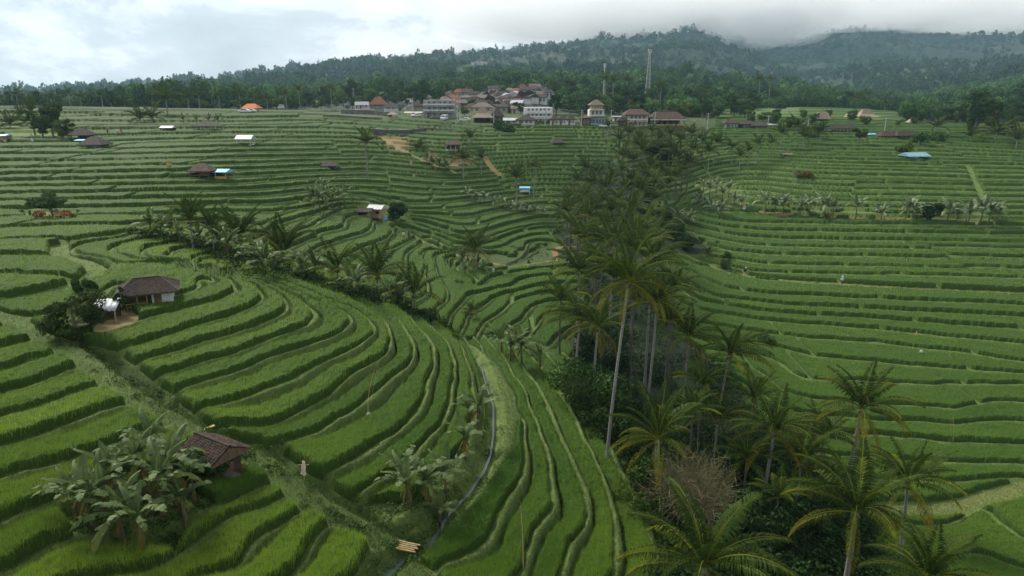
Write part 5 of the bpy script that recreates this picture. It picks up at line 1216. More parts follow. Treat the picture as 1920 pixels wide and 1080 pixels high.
def main_hut():
    x, y, z = spot(266, 582); y += 1.3; z = float(gz(x, y)[0]); w, d, h = 4.6, 3.0, 1.75
    o = root('farm_hut', x, y, z - .05, math.radians(24), 'large tiled farm hut with a white end wall and open porch', 'hut')
    boxpart('floor', [(-w/2, w/2, -d/2, d/2, -.8, .12)], W_stone, o)
    boxpart('wall', [(-w/2, w/2, d/2 - .14, d/2, .12, h), (-w/2, -w/2 + .14, -d/2 + 1.0, d/2 - .14, .12, h), (-w/2 + .14, .35, -.35, -.25, .12, h)], W_wood, o)
    q = boxpart('wall', [(.35, w/2, -d/2 + .0, -d/2 + .14, .12, h), (w/2 - .14, w/2, -d/2 + .14, d/2 - .14, .12, h), (.35, .49, -d/2 + .14, d/2 - .14, .12, h)], W_white, o); q['label'] = 'stained white end wall'
    for xx in (-w/2 + .06, -w/2 + 1.3, -.1): boxpart('post', [(xx - .05, xx + .05, -d/2 + .0, -d/2 + .10, .12, h)], W_bamboo, o)
    boxpart('railing', [(-w/2 + .1, -.15, -d/2 + .02, -d/2 + .07, .75, .82), (-w/2 + .1, -.15, -d/2 + .02, -d/2 + .07, .42, .48)] + [(xx, xx + .04, -d/2 + .025, -d/2 + .06, .12, .75) for xx in np.arange(-w/2 + .3, -.2, .35)], W_bamboo, o)
    boxpart('bench', [(-w/2 + .3, -.3, -.9, -.5, .5, .56), (-w/2 + .35, -w/2 + .42, -.88, -.52, .12, .5), (-.42, -.35, -.88, -.52, .12, .5)], W_wood, o)
    door(o, .9, .13, .7, 1.4, -d/2 - .03)
    tiled(o, w, d, h, 1.15, .62, .42, T_clay, nc=26, nr=14, seed=3)
    o.scale = (.76, .76, .80)
    # metal lean-to
    x2, y2, z2 = spot(176, 604); y2 += .8
    s = root('metal_lean_to', x2, y2, float(gz(x2, y2)[0]) - .05, math.radians(12), 'low lean-to of grey metal sheets left of the main hut', 'lean-to')
    g = Geo(); n = 40; xs = np.linspace(-1.7, 1.7, n + 1); zz = .03 * np.sin(xs * 14)
    V = np.concatenate([np.c_[xs, np.full(n + 1, -1.0), 1.0 + zz], np.c_[xs, np.full(n + 1, 1.0), 1.55 + zz]]); k = np.arange(n); g.add(V, np.stack([k, k + 1, n + 2 + k, n + 1 + k], 1))
    r_ = link('roof', g.build('roof', T_metal), s); so_ = r_.modifiers.new('t', 'SOLIDIFY'); so_.thickness = .012; s.scale = (.8, .8, .9)
    boxpart('batten', [(xx, xx + .06, -1.0, 1.0, 1.35, 1.42) for xx in (-.6, .5)], W_wood, r_)
    for xx in (-1.6, 1.6):
        for yy, hh in ((-.9, 1.0), (.9, 1.5)): boxpart('post', [(xx - .05, xx + .05, yy - .05, yy + .05, -.4, hh)], W_bamboo, s)
    boxpart('back_wall', [(-1.55, 1.55, .93, .97, 0, 1.35)], W_wood, s)
main_hut()
def tiled_hut():
    x, y, z = spot(398, 896); y += .5; z = float(gz(x, y)[0]); w, d, h = 2.2, 1.7, 1.15
    o = root('tiled_hut', x, y, z - .1, math.radians(-31), 'small brick hut with mossy broken tile roof beside the path', 'hut'); o.scale = (.9, .9, .85)
    V, F = bxs([(-w/2, w/2, -d/2, d/2, -.8, h)]); b_ = len(V); V += [(-w/2, -d/2, h), (-w/2, d/2, h), (-w/2, 0, h + .62), (w/2, -d/2, h), (w/2, d/2, h), (w/2, 0, h + .62)]; F += [(b_, b_ + 2, b_ + 1), (b_ + 3, b_ + 4, b_ + 5)]
    link('wall', mesh_pd('wall', V, F, W_brick), o); tiled(o, w, d, h, .7, .42, 1, T_clay2, True, 15, 9, 11)
    q = boxpart('door', [(0, .04, -.35, .35, 0, 1.1)], W_wood, o, (w/2 + .0, 0, .1)); boxpart('handle', [(.04, .09, .2, .25, .5, .6)], C_frame, q)
    boxpart('window', [(-.3, .3, -.04, .0, .8, 1.15)], W_wood, o, (-.3, -d/2 - .002, 0))
    boxpart('stone_slab', [(-.5, .3, -.3, .3, 0, .12)], W_stone, o, (w/2 + .45, -.1, -.02))
tiled_hut()
def bamboo_hut():
    x, y, z = spot(706, 414); s = math.hypot(y, z) / FPX; w, d, h = 2.4, 2.2, 2.2
    o = root('bamboo_hut', x, y + 1, z, math.radians(-14), 'woven bamboo hut on stilts with pale blue sheet roof', 'hut')
    for xx in (-w/2, w/2):
        for yy in (-d/2, d/2): boxpart('stilt', [(xx - .08, xx + .08, yy - .08, yy + .08, -.9, .5)], W_wood, o)
    boxpart('wall', [(-w/2, w/2, -d/2, d/2, .5, h)], W_bamboo, o); boxpart('window', [(-.35, .35, -.03, .02, 0, .5)], C_dark, o, (w * .22, -d/2 - .002, 1.3))
    roofpart(o, w, d, h + .01, .6, .3, 1, T_blue if False else T_metal, True, th=.06); boxpart('blue_barrel', [(0, .5, 0, .5, .5, 1.3)], T_blue, o, (w/2 + .15, -.4, -.4))
    x2, y2, z2 = spot(686, 412)
    q = root('bamboo_lean_to', x2 - .3, y2 + 1, z2, 0, 'low thatched lean-to left of the bamboo hut', 'lean-to')
    for xx in (-1.2, 1.0):
        for yy in (-.8, .8): boxpart('post', [(xx - .06, xx + .06, yy - .06, yy + .06, -.6, 1.5)], W_bamboo, q)
    boxpart('shelf', [(-1.2, 1.0, -.8, .8, .6, .7)], W_bamboo, q); roofpart(q, 2.2, 1.6, 1.5, .55, .35, 1, T_thatchd, True, th=.12)
bamboo_hut()
shelter(172, 283, 46, 13, 14, 'thatched open hut in front of the blue tarpaulin, upper left', T_thatchd, W_bamboo, depth=.9, walls=(.1, .3, W_grey, .9), ov=.7)
shelter(150, 268, 40, 13, 12, 'thatched hut behind the blue tarpaulin, upper left', T_thatchd, W_wood, depth=.8, walls=(-.4, .1, W_brick, .6), ov=.6)
shelter(167, 271, 50, 9.5, 1.5, 'bright blue tarpaulin roof between the two thatched huts', T_blue, W_bamboo, True, .3, 0, .6, 0, None, 'tarpaulin_roof', .2, flat=False)
shelter(4, 268, 22, 12, 2, 'small blue tarpaulin stall at the left edge', T_blue, W_bamboo, True, .3, 0, .9, .5, (-.4, .3, W_yellow, .5), 'tarpaulin_stall', .2)
shelter(376, 338, 44, 13, 13, 'brown thatched and tiled hut beside the blue tarpaulin awning', T_brown, W_wood, depth=.9, walls=(.0, .4, W_wood, 1.0), ov=.5, name='farm_hut', cat='hut')
shelter(408, 339, 44, 13, 4, 'blue tarpaulin awning over a yellow bench', T_blue, W_bamboo, True, .3, -.1, .8, 0, None, 'tarpaulin_awning', .2)
boxpart('x', [(0, 1, 0, 1, 0, 1)], W_wood, None) if False else None
def bench(u, v, w, mat, label):
    x, y, z, s = pxm(u, v); o = root('bench', x, y, z, 0, label, 'bench')
    boxpart('seat', [(-w/2, w/2, -.25, .25, .42, .5)], mat, o); boxpart('backrest', [(-w/2, w/2, .22, .28, .55, 1.0)], mat, o)
    for xx in (-w/2 + .05, w/2 - .15): boxpart('leg', [(xx, xx + .1, -.22, .28, 0, .42)], mat, o)
bench(413, 342, 2.0, W_yellow, 'yellow bench under the blue awning')
shelter(458, 276, 31, 14, 6.5, 'small open hut with pale metal gable roof on posts', T_metal, W_white, True, .3, 0, .9, .4, None, 'metal_roof_hut', .35, cat='hut', nx=2)
shelter(616, 319, 33, 10, 8, 'squat thatched hut with a white wall panel on the left', T_thatchd, W_wood, False, .4, .1, .9, .1, (-.45, -.05, W_white, .95), 'farm_hut', .45, cat='hut')
shelter(850, 287, 33, 12, 7.5, 'open pavilion with red brown hipped roof and white posts', T_brown, W_white, False, .45, 0, .9, .3, (-.3, .4, W_wood, .5), 'pavilion', .45, cat='pavilion', nx=4)
shelter(386, 248, 54, 12, 8, 'wide thatched shelter with a bamboo ladder, upper left', T_thatchd, W_wood, False, .35, 0, .6, .3, None, 'open_shelter', .8, nx=4)
shelter(313, 250, 24, 10, 3, 'small pale metal roof beside the bushy palms', T_metal, W_wood, True, .3, 0, .8, .3, (-.4, .4, W_wood, .8), 'metal_roof_hut', .2, cat='hut')
shelter(1720, 302, 44, 9, 6, 'low shelter with blue green metal gable roof', T_green, W_wood, True, .8, .12, .8, .1, (-.4, .0, W_bl, .9), 'blue_roofed_shelter', .5)
shelter(1477, 294, 19, 5, 2, 'tiny hut with flat grey roof at the edge of the upper terraces', T_grey, W_wood, True, .5, 0, .8, .1, (-.4, .4, W_wood, .9), 'field_hut', .2, cat='hut')
shelter(1045, 274, 26, 5, 7, 'dark sagging thatch hut low in the upper centre paddies', T_thatchd, W_wood, False, .4, 0, .9, 0, (-.4, .3, W_wood, .9), 'field_hut', .4, cat='hut')
shelter(984, 366, 20, 9, 2, 'tiny kiosk with a blue roof edge under the dark palm', T_blue, W_white, True, .4, 0, .8, .3, (-.4, .4, W_white, .7), 'kiosk', .15, cat='kiosk', nx=2)
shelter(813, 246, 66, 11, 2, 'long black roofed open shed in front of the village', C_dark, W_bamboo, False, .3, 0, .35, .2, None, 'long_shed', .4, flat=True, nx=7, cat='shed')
# ------------------------------------------------------------------ the village, front row
house(469, 209, 26, 5, 8, 'small building with a bright orange hipped roof, upper left', T_orange, W_white, ridge=.5, win=2, ov=1.0)
house(560, 200, 24, 5, 5, 'low grey brown house behind the parked vans', T_grey, W_grey, ridge=.5)
house(592, 198, 34, 6, 5, 'long low house with brown roof and bare terrace', T_grey, W_cream, ridge=.6, win=3)
house(572, 192, 22, 5, 5, 'small dark roofed house behind the long low house', T_dark, W_white, ridge=.5)
house(708, 206, 30, 10, 14, 'tall house with rust red hipped roof at the left village end', T_red, W_grey, ridge=.3, storeys=2, win=2)
house(680, 203, 22, 9, 12, 'dark roofed house left of the rust red roof', T_dark, W_white, ridge=.4, dy=4)
shelter(678, 206, 26, 9, 6, 'white sheet lean-to roof before the dark roofed house', T_metal, W_white, True, .5, .3, .6, .2, None, 'white_canopy', .2, cat='canopy')
shelter(690, 214, 26, 9, 1, 'bare timber scaffold terrace below the rust red roof', W_bamboo, W_bamboo, flat=True, depth=.6, name='timber_terrace', ov=.1, nx=5, cat='terrace')
house(733, 214, 26, 13, 8, 'two storey house with dark roof and brick balcony', T_dark, W_white, storeys=2, balcony=True)
shelter(735, 220, 20, 5, 5, 'small thatched umbrella roof at the road edge', T_thatch, W_wood, False, .15, 0, .9, .1, None, 'thatched_shelter', .5, nx=2)
shelter(775, 218, 34, 7, 2, 'pale drooping canvas awning behind the white car', W_cream, W_wood, True, .6, 0, .6, .1, None, 'canvas_awning', .3, cat='awning')
house(788, 213, 28, 15, 10, 'grey house with dark hipped roof left of the unfinished building', T_dark, W_grey, storeys=2)
house(824, 221, 62, 32, 0, 'large unfinished concrete building with open balconies', T_grey, W_grey, depth=.5, storeys=3, win=5, balcony=True)
house(833, 196, 30, 7, 8, 'brown hipped roof rising behind the unfinished building', T_grey, W_cream, ridge=.25)
house(852, 208, 16, 16, 6, 'slim balcony tower with small orange roof', T_orange, W_cream, ridge=.1, storeys=2, win=1, ov=.4)
house(848, 192, 20, 8, 8, 'red brown roofed house behind the orange tower roof', T_red, W_white, ridge=.3)
house(903, 222, 40, 20, 9, 'cream house with broad grey hipped roof behind the thatched hall', T_grey, W_cream, ridge=.3, storeys=2, win=4, dy=5)
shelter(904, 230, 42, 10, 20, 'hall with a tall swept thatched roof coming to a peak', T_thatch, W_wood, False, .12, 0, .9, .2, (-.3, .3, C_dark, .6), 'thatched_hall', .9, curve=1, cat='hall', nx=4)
house(932, 228, 24, 9, 14, 'house with black pyramid roof right of the thatched hall', T_dark, W_brick, ridge=.1)
house(958, 232, 26, 7, 4, 'low building with pale metal roof by the road', T_metal, W_white, gable=True)
house(986, 234, 36, 9, 9, 'white walled house with dark pointed roof before the hotel', T_dark, W_white, ridge=.1, win=3)
house(1010, 232, 58, 30, 0, 'white three storey guest house with long balconies', T_dark, W_white, depth=.45, storeys=3, win=6, balcony=True, dy=6)
house(992, 204, 24, 3, 5, 'dark low roof standing behind the white guest house', T_dark, W_white, dy=8)
for i, u in enumerate((1040, 1055, 1071)):
    house(u, 236, 17, 11, 7, '%s of three small stone cottages with black pointed roofs' % ['left','middle','right'][i], T_dark, W_white if i else W_cream, ridge=.08, win=2, group='three cottages by the road', ov=.5)
house(1098, 237, 22, 14, 1.5, 'dark open shopfront with flat brown roof', T_brown, W_wood, storeys=1, win=2, gable=True)
house(1121, 237, 32, 20, 0, 'ground floors of the white tower house with blue glass front', T_grey, W_bl, depth=.6, storeys=2, win=5) if False else None
def tower_house():
    x, y, z, s = pxm(1119, 237); o = root('tower_house', x, y + 4, z, 0, 'tower like white house with stacked floors and pyramid roof', 'house')
    w = 32 * s; boxpart('ground_floor', [(-w/2, w/2, -3.5, 3.5, -1, 14 * s)], W_bl, o)
    for i in range(5): window(o, -w/2 + w * (i + .7) / 5.4, .5, w / 7, 1.5, -3.52)
    boxpart('terrace_slab', [(-w/2 - 1, w/2 + .3, -4.2, 4, 14 * s, 14 * s + .3)], W_wood, o)
    boxpart('railing', [(-w/2, w/2, -4.1, -4.03, 14 * s + .75, 14 * s + .85)] + [(q, q + .06, -4.1, -4.03, 14 * s + .3, 14 * s + .75) for q in np.linspace(-w/2, w/2 - .1, 14)], W_white, o)
    w2 = 28 * s; boxpart('middle_floor', [(-w2/2, w2/2, -2.8, 3, 14 * s + .3, 28 * s)], W_white, o)
    for i in range(3): window(o, -w2/2 + w2 * (i + 1) / 4, 14 * s + .9, w2 / 6, 1.3, -2.82)
    boxpart('awning', [(-w2/2, w2/2, -4.0, -2.82, 27 * s, 27 * s + .12)], W_white, o)
    w3 = 22 * s; boxpart('top_floor', [(-w3/2, w3/2, -2.0, 2.2, 28 * s, 36 * s)], W_yellow, o)
    for i in range(5): window(o, -w3/2 + w3 * (i + 1) / 6, 28 * s + .5, w3 / 9, 1.0, -2.02)
    roofpart(o, w3, 4.2, 36 * s, 10 * s, .8, .1, T_grey)
tower_house()
house(1161, 228, 24, 10, 1, 'plain white block with a grassy roof edge', W_grey, W_white, gable=True, win=1)
house(1168, 237, 20, 10, 8, 'small pavilion with dark steep roof beside the cream house', T_dark, W_brick, ridge=.1, win=1)
house(1194, 238, 44, 23, 10, 'two storey cream house with broad brown hipped roof', T_brown, W_cream, ridge=.45, storeys=2, win=4, balcony=True, ov=1.2)
def restaurant():
    x, y, z, s = pxm(1252, 241); w = 62 * s; o = root('restaurant', x, y + 4, z, 0, 'open restaurant with long red brown roof and white fascia', 'restaurant')
    boxpart('lower_floor', [(-w/2, w/2, -3.2, 4, -1.5, 6 * s)], W_stone, o); boxpart('yellow_band', [(-w/2 - .2, w/2 + .3, -3.6, -3.22, 5 * s, 7.5 * s)], W_yellow, o)
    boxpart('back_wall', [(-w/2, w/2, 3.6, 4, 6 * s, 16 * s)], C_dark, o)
    for i in range(7): boxpart('pillar', [(-w/2 + w * i / 6 - .12, -w/2 + w * i / 6 + .12, -3.5, -3.26, 7.6 * s, 16 * s)], W_wood, o)
    boxpart('fascia', [(-w/2 - .6, w/2 + .6, -4.4, -4.25, 15 * s, 17.5 * s)], W_white, o)
    roofpart(o, w, 7.6, 17.6 * s, 13 * s, .7, .55, T_brown, ridgecap=T_red)
    for i in range(5): boxpart('table', [(-w/2 + 1 + i * w/5, -w/2 + 2.1 + i * w/5, -2.6, -1.6, 6 * s + .7, 6 * s + .78)], W_white, o)
restaurant()
house(1372, 241, 26, 11, 7, 'blue walled restaurant with brown roof left of the far paddies', T_brown, W_bl, ridge=.6, win=3)
house(1400, 242, 24, 9, 6, 'brick fronted hall with green roof', T_thatchd, W_brick, ridge=.7, win=3)
house(1424, 243, 30, 8, 7, 'long dark hall with mossy thatch roof', T_thatchd, W_wood, ridge=.7, win=3)
house(1448, 240, 18, 6, 2, 'white flat topped kiosk with blue band', T_metal, W_white, gable=True, win=2)
shelter(1543, 229, 30, 5, 13, 'trapezoid thatched pavilion on the left of the thatched group', T_thatch, W_wood, False, .55, 0, .7, .2, (-.4, .4, C_dark, .9), 'thatched_pavilion', .9, cat='pavilion', curve=.0)
shelter(1593, 225, 17, 4, 10, 'smallest thatched pavilion, in the middle of the thatched group', T_thatch, W_wood, False, .2, 0, .8, .2, None, 'thatched_pavilion', .7, cat='pavilion')
shelter(1627, 224, 46, 4, 15, 'largest thatched pavilion with wide swept roof', T_thatch, W_wood, False, .25, 0, .7, .2, None, 'thatched_pavilion', 1.2, cat='pavilion', curve=1)
shelter(1712, 234, 18, 4, 9, 'thatched pavilion standing alone to the right', T_thatch, W_wood, False, .2, 0, .8, .2, None, 'thatched_pavilion', .7, cat='pavilion')
house(1577, 249, 54, 8, 7, 'long grey shingled restaurant with pillared white front', T_thatchd, W_white, ridge=.75, win=7, depth=.3)
house(1672, 262, 40, 7, 9, 'left wing of the dark restaurant with red roof ridge', T_brown, W_wood, ridge=.7, win=4, depth=.4)
house(1702, 263, 42, 8, 9, 'right wing of the dark restaurant with brick terrace', T_dark, W_brick, ridge=.7, win=4, depth=.4)
shelter(1635, 257, 14, 4, 2, 'small blue stall in front of the thatched group', T_blue, W_wood, True, .3, 0, .8, .2, (-.4, .4, W_bl, .8), 'market_stall', .1, cat='stall', nx=2)
house(759, 165, 14, 4, 4, 'lone cottage with pale roof up in the wood', T_metal, W_white, ridge=.3)
house(772, 167, 12, 3, 3, 'second cottage with tan roof up in the wood', T_grey, W_cream, ridge=.3)
for u, v, w, lb, rf, wl in [(645,196,18,'white house with brown roof left of the rust red roof',T_brown,W_white),(660,190,16,'cream cottage behind the white canvas lean-to',T_grey,W_cream),(752,204,20,'dark roofed cottage between the brick balcony and the grey house',T_dark,W_white),
  (748,192,16,'brown cottage higher up behind the brick balcony',T_brown,W_cream),(766,198,18,'white cottage with pale roof left of the unfinished building',T_metal,W_white),(800,190,18,'grey roofed cottage behind the unfinished building',T_grey,W_white),(775,186,14,'rust roofed cottage on the slope above the awning',T_red,W_grey),(720,194,16,'low brown house behind the rust red roof',T_brown,W_white)]:
    house(u, v, w, 7, 6, lb, rf, wl, ridge=.3, ov=.6)
# dense houses on the hill
rr_ = random.Random(99)
RN = {'dark': T_dark, 'brown': T_brown, 'grey tiled': T_grey, 'rust red': T_red, 'bright orange': T_orange, 'pale metal': T_metal, 'blackened': T_dark}
WN = {'white': W_white, 'cream': W_cream, 'grey': W_grey, 'brick': W_brick}
rows = [(167, 950, 1036, 15), (173, 906, 1030, 14), (179, 880, 1034, 15), (186, 846, 1030, 15), (194, 842, 1030, 16), (203, 868, 985, 17), (211, 880, 980, 22)]
for ri, (v, u0, u1, st) in enumerate(rows):
    n = int((u1 - u0) / st) + 1
    for i in range(n):
        u = u0 + i * st + rr_.uniform(-3, 3); rk = rr_.choice(['dark','dark','dark','brown','brown','grey tiled','blackened','rust red','pale metal','grey tiled'] + (['bright orange'] if ri < 2 and i % 5 == 1 else []))
        wk = rr_.choice(['white','white','white','cream','grey','brick']); g_ = rr_.random() < .4
        house(u, v + rr_.uniform(-2, 2), st * rr_.uniform(1.05, 1.5), rr_.uniform(8, 12), rr_.uniform(4.5, 7), '%s roofed house, %s walls, %s from left in %s row up the village hill' % (rk, wk, ORD[i], ORD[len(rows) - 1 - ri]),
              RN[rk], WN[wk], depth=.8, gable=g_, ridge=rr_.choice([.1, .3, .5]), rot=rr_.uniform(-.35, .35) + (PI/2 if g_ and rr_.random() < .4 else 0), win=rr_.choice([1, 2]), group='close packed hillside houses', ov=.6)
# ------------------------------------------------------------------ water channel
def channel():
    P = np.array(STREAM[:-2], float); P = dens(P); X, Y = hit(P[:, 0], P[:, 1], y0=13); n = len(X)
    d = np.gradient(np.c_[X, Y], axis=0); d /= np.linalg.norm(d, axis=1)[:, None]; nn = np.c_[-d[:, 1], d[:, 0]]
    w = np.interp(np.arange(n), [0, n * .4, n * .75, n], [.05, .07, .13, .20]); V = []; 
    for i in range(n):
        zc = float(gz(X[i], Y[i])[0]) + .16
        for k in (-1, 1): V.append((X[i] + nn[i, 0] * w[i] * k, Y[i] + nn[i, 1] * w[i] * k, zc))
    k = np.arange(n - 1) * 2; m, nt, b = new_mat('channel_water'); b.inputs['Base Color'].default_value = (.03, .045, .04, 1); b.inputs['Roughness'].default_value = .22; b.inputs['Specular IOR Level'].default_value = .7
    bp = nt.nodes.new('ShaderNodeBump'); bp.inputs['Strength'].default_value = .25; nt.links.new(noise(nt, 6, 3), bp.inputs['Height']); nt.links.new(bp.outputs[0], b.inputs['Normal'])
    tag(link('water', mesh_np('water', np.array(V), np.stack([k, k + 1, k + 3, k + 2], 1), m)), kind='structure')
channel()
# ------------------------------------------------------------------ people
def pm(name, col, rough=.8): return simple(name, col, tuple(c * .8 for c in col), scale=9, rough=rough)
SKIN = pm('skin', (.32, .18, .11)); HAIR = pm('black_hair', (.02, .016, .014)); CLO = {}
def cloth(c):
    if c not in CLO: CLO[c] = pm('cloth', c)
    return CLO[c]
def skin_mesh(name, verts, edges, rad, mats, fmat, sub=1, rootv=0):
    me = bpy.data.meshes.new(name); me.from_pydata(verts, edges, []); o = bpy.data.objects.new('tmp', me); COL.objects.link(o)
    md = o.modifiers.new('s', 'SKIN'); o.modifiers.new('u', 'SUBSURF').levels = sub
    for i, r in enumerate(rad): me.skin_vertices[0].data[i].radius = (r, r * (.72 if i < 5 else 1))
    me.skin_vertices[0].data[rootv].use_root = True
    dg = bpy.context.evaluated_depsgraph_get(); m2 = bpy.data.meshes.new_from_object(o.evaluated_get(dg)); bpy.data.objects.remove(o)
    for m_ in mats: m2.materials.append(m_)
    for p in m2.polygons: p.material_index = fmat(p.center); p.use_smooth = True
    m2.name = name; return m2
def person(u, v, rot, shirt, legs, label, skirt=False, hat=None, pack=None, stride=.12, H=1.64):
    x, y, z = spot(u, v); o = root('person', x, y, z, rot, label, 'person'); k = H / 1.7
    V = [(0,0,.93),(0,0,1.08),(0,-.01,1.28),(0,0,1.40),(0,-.01,1.50),(0,-.02,1.60),(0,-.02,1.68)]; E = [(0,1),(1,2),(2,3),(3,4),(4,5),(5,6)]; R = [.15,.13,.16,.13,.055,.095,.08]
    for s in (-1, 1):
        b = len(V); V += [(s*.10,0,.86),(s*.10,-s*stride*.6,.48),(s*.10,-s*stride+.03,.09),(s*.11,-s*stride-.13,.04)]; E += [(0,b),(b,b+1),(b+1,b+2),(b+2,b+3)]; R += [.10,.062,.042,.035]
        b = len(V); V += [(s*.20,0,1.38),(s*.27,.02+s*stride*.4,1.12),(s*.28,-.06+s*stride,.90),(s*.285,-.08+s*stride,.84)]; E += [(3,b),(b,b+1),(b+1,b+2),(b+2,b+3)]; R += [.058,.045,.032,.032]
        h = len(V) - 1
        for q in range(4): c = len(V); V += [(s*.285,-.105+s*stride+q*.02,.80),(s*.275,-.11+s*stride+q*.02,.75+(.01 if q in (0,3) else 0))]; E += [(h,c),(c,c+1)]; R += [.010,.008]
        c = len(V); V += [(s*.27,-.13+s*stride,.83),(s*.262,-.145+s*stride,.79)]; E += [(h,c),(c,c+1)]; R += [.011,.009]
    V = [(a*k,b*k,c*k) for a,b,c in V]; R = [r*k for r in R]
    def fm(c):
        zc = c.z / k
        if zc > 1.46: return 0
        if abs(c.x) / k > .25 and zc < 1.1: return 0
        if zc > .95: return 1
        return 2 if zc > (.1 if not skirt else .3) else 0
    me = skin_mesh('body', V, E, R, [SKIN, cloth(shirt), cloth(legs)], fm); link('body', me, o)
    g = Geo(); n = 8
    for q, (zz, rr) in enumerate([(1.60,.0)]): pass
    g.tube([(0,.015,1.56*k),(0,.012,1.63*k),(0,-.01,1.72*k),(0,-.02,1.765*k)], [.09*k,.108*k,.10*k,.01], 10); link('hair', g.build('hair', HAIR), o)
    f = Geo(); f.tube([(0,-.115*k,1.62*k),(0,-.145*k,1.60*k),(0,-.11*k,1.585*k)], [.012,.016,.01], 5)
    for s in (-1, 1): f.tube([(s*.10*k,-.02,1.64*k),(s*.112*k,-.015,1.62*k),(s*.10*k,-.02,1.59*k)], [.01,.02,.01], 5)
    link('nose_and_ears', f.build('nose_and_ears', SKIN), o)
    e = Geo()
    for s in (-1, 1): e.tube([(s*.035*k,-.108*k,1.645*k),(s*.035*k,-.118*k,1.645*k)], [.012,.006], 5)
    e.tube([(-.025,-.112*k,1.565*k),(.025,-.112*k,1.565*k)], [.006,.006], 4); link('eyes_and_mouth', e.build('eyes_and_mouth', HAIR), o)
    if skirt: g = Geo(); g.tube([(0,0,1.0*k),(0,0,.8*k),(0,0,.35*k)], [.16*k,.19*k,.21*k], 12); link('skirt', g.build('skirt', cloth(legs)), o)
    if hat: g = Geo(); g.tube([(0,-.02,1.66*k),(0,-.02,1.70*k),(0,-.02,1.80*k),(0,-.02,1.83*k)], [.17*k if hat[1] else .12*k,.125*k,.10*k,.02], 12); link('hat', g.build('hat', cloth(hat[0])), o)
    if pack: q = boxpart('backpack', [(-.17,.17,.13,.36,.98*k,1.46*k),(-.12,.12,.361,.42,1.02*k,1.26*k)], cloth(pack), o); bv = q.modifiers.new('b', 'BEVEL'); bv.width = .05; bv.segments = 2
person(757, 450, math.radians(200), (.72,.72,.74), (.40,.09,.08), 'person in white top and red skirt walking on the upper path', True)
person(767, 455, math.radians(200), (.03,.03,.035), (.22,.07,.06), 'person in black following the white topped walker')
person(1397, 518, math.radians(110), (.04,.04,.05), (.45,.20,.11), 'hiker with black backpack and white cap on the right path', hat=((.75,.75,.75), 0), pack=(.02,.02,.022))
person(1578, 535, math.radians(160), (.70,.76,.82), (.14,.05,.045), 'person in pale blue shirt walking along the right path', hat=((.75,.78,.80), 1))
person(925, 517, math.radians(20), (.75,.75,.76), (.70,.70,.72), 'person in white standing among the small central terraces', H=1.5)
person(62, 271, math.radians(30), (.60,.68,.74), (.35,.38,.42), 'person in pale blue standing near the left blue stall')
person(203, 256, math.radians(190), (.025,.025,.03), (.03,.03,.035), 'person dressed in black on the far left terrace path', H=1.6)
person(222, 256, math.radians(160), (.62,.70,.78), (.30,.33,.38), 'person in white and blue on the far left terrace path')
person(229, 256, math.radians(150), (.45,.10,.07), (.40,.12,.08), 'person in red on the far left terrace path')
person(1556 + 78, 262, math.radians(10), (.05,.05,.06), (.05,.05,.06), 'person in dark clothes by the small blue stall', H=1.6) if False else None
# ------------------------------------------------------------------ small things in the fields
def thing(name, u, v, label, cat, rot=0, group=None, dz=0):
    x, y, z = spot(u, v); return root(name, x, y, z + dz, rot, label, cat, group)
def scarecrow(u, v, H, col, label):
    o = thing('scarecrow', u, v, label, 'scarecrow'); g = Geo(); g.tube([(0,0,-.1),(0.05,0,H)], [.025,.02], 6, (1,1,1)); g.tube([(-.28,0,H*.78),(.32,0,H*.80)], [.02,.02], 5); link('stick', g.build('stick', W_bamboo), o)
    r = np.random.default_rng(int(u)); c = Geo(); n = 14; th = np.arange(n) * 2 * PI / n; V = []
    for i, (zz, rr) in enumerate([(.98,.03),(.93,.09),(.84,.07),(.74,.13),(.5,.12),(.34,.15)]):
        w = rr * H / 1.5 * (1 + .25 * np.sin(th * 3 + i) + r.normal(size=n) * .06); V.append(np.c_[np.cos(th) * w + .05 * zz, np.sin(th) * w * .7, np.full(n, zz * H) + r.normal(size=n) * .02 * (i > 3)])
    V = np.concatenate(V); F = [[i*n+j, i*n+(j+1)%n, (i+1)*n+(j+1)%n, (i+1)*n+j] for i in range(5) for j in range(n)]; c.add(V, F); link('cloth', c.build('cloth', cloth(col)), o)
scarecrow(571, 905, 1.25, (.62,.52,.42), 'pale draped cloth scarecrow on the path edge right of the tiled hut')
scarecrow(1716, 634, 1.3, (.48,.38,.20), 'straw coloured scarecrow on the right terraces')
def streamer(u, v, pts, bag, label, bs=.3):
    o = thing('bird_scarer', u, v, label, 'bird scarer'); g = Geo(); P = np.array(pts, float); t = np.linspace(0, 1, 14); c = (1-t)[:,None]**2*P[0] + 2*((1-t)*t)[:,None]*P[1] + (t**2)[:,None]*P[2]
    g.tube(c, np.linspace(.028, .010, 14), 5); link('pole', g.build('pole', W_bamboo), o)
    if bag:
        r = np.random.default_rng(int(u)); e = np.asarray(bag, float); b = Geo(); n = 12; th = np.arange(n) * 2 * PI / n; V = []
        for zz, rr in [(0,.04),(-.35,.5),(-.8,.62),(-1.3,.5),(-1.6,.15)]: w = rr * bs * (1 + .2 * r.normal(size=n)); V.append(np.c_[e[0] + np.cos(th) * w, e[1] + np.sin(th) * w * .5, np.full(n, e[2] + zz * bs)])
        V = np.concatenate(V); b.add(V, [[i*n+j, i*n+(j+1)%n, (i+1)*n+(j+1)%n, (i+1)*n+j] for i in range(4) for j in range(n)]); link('bag', b.build('bag', cloth((.62,.66,.70))), o)
        s = Geo(); s.tube([c[-1], (c[-1] + e) / 2 + (0, 0, -.05), e], .008, 4); link('string', s.build('string', W_bamboo), o)
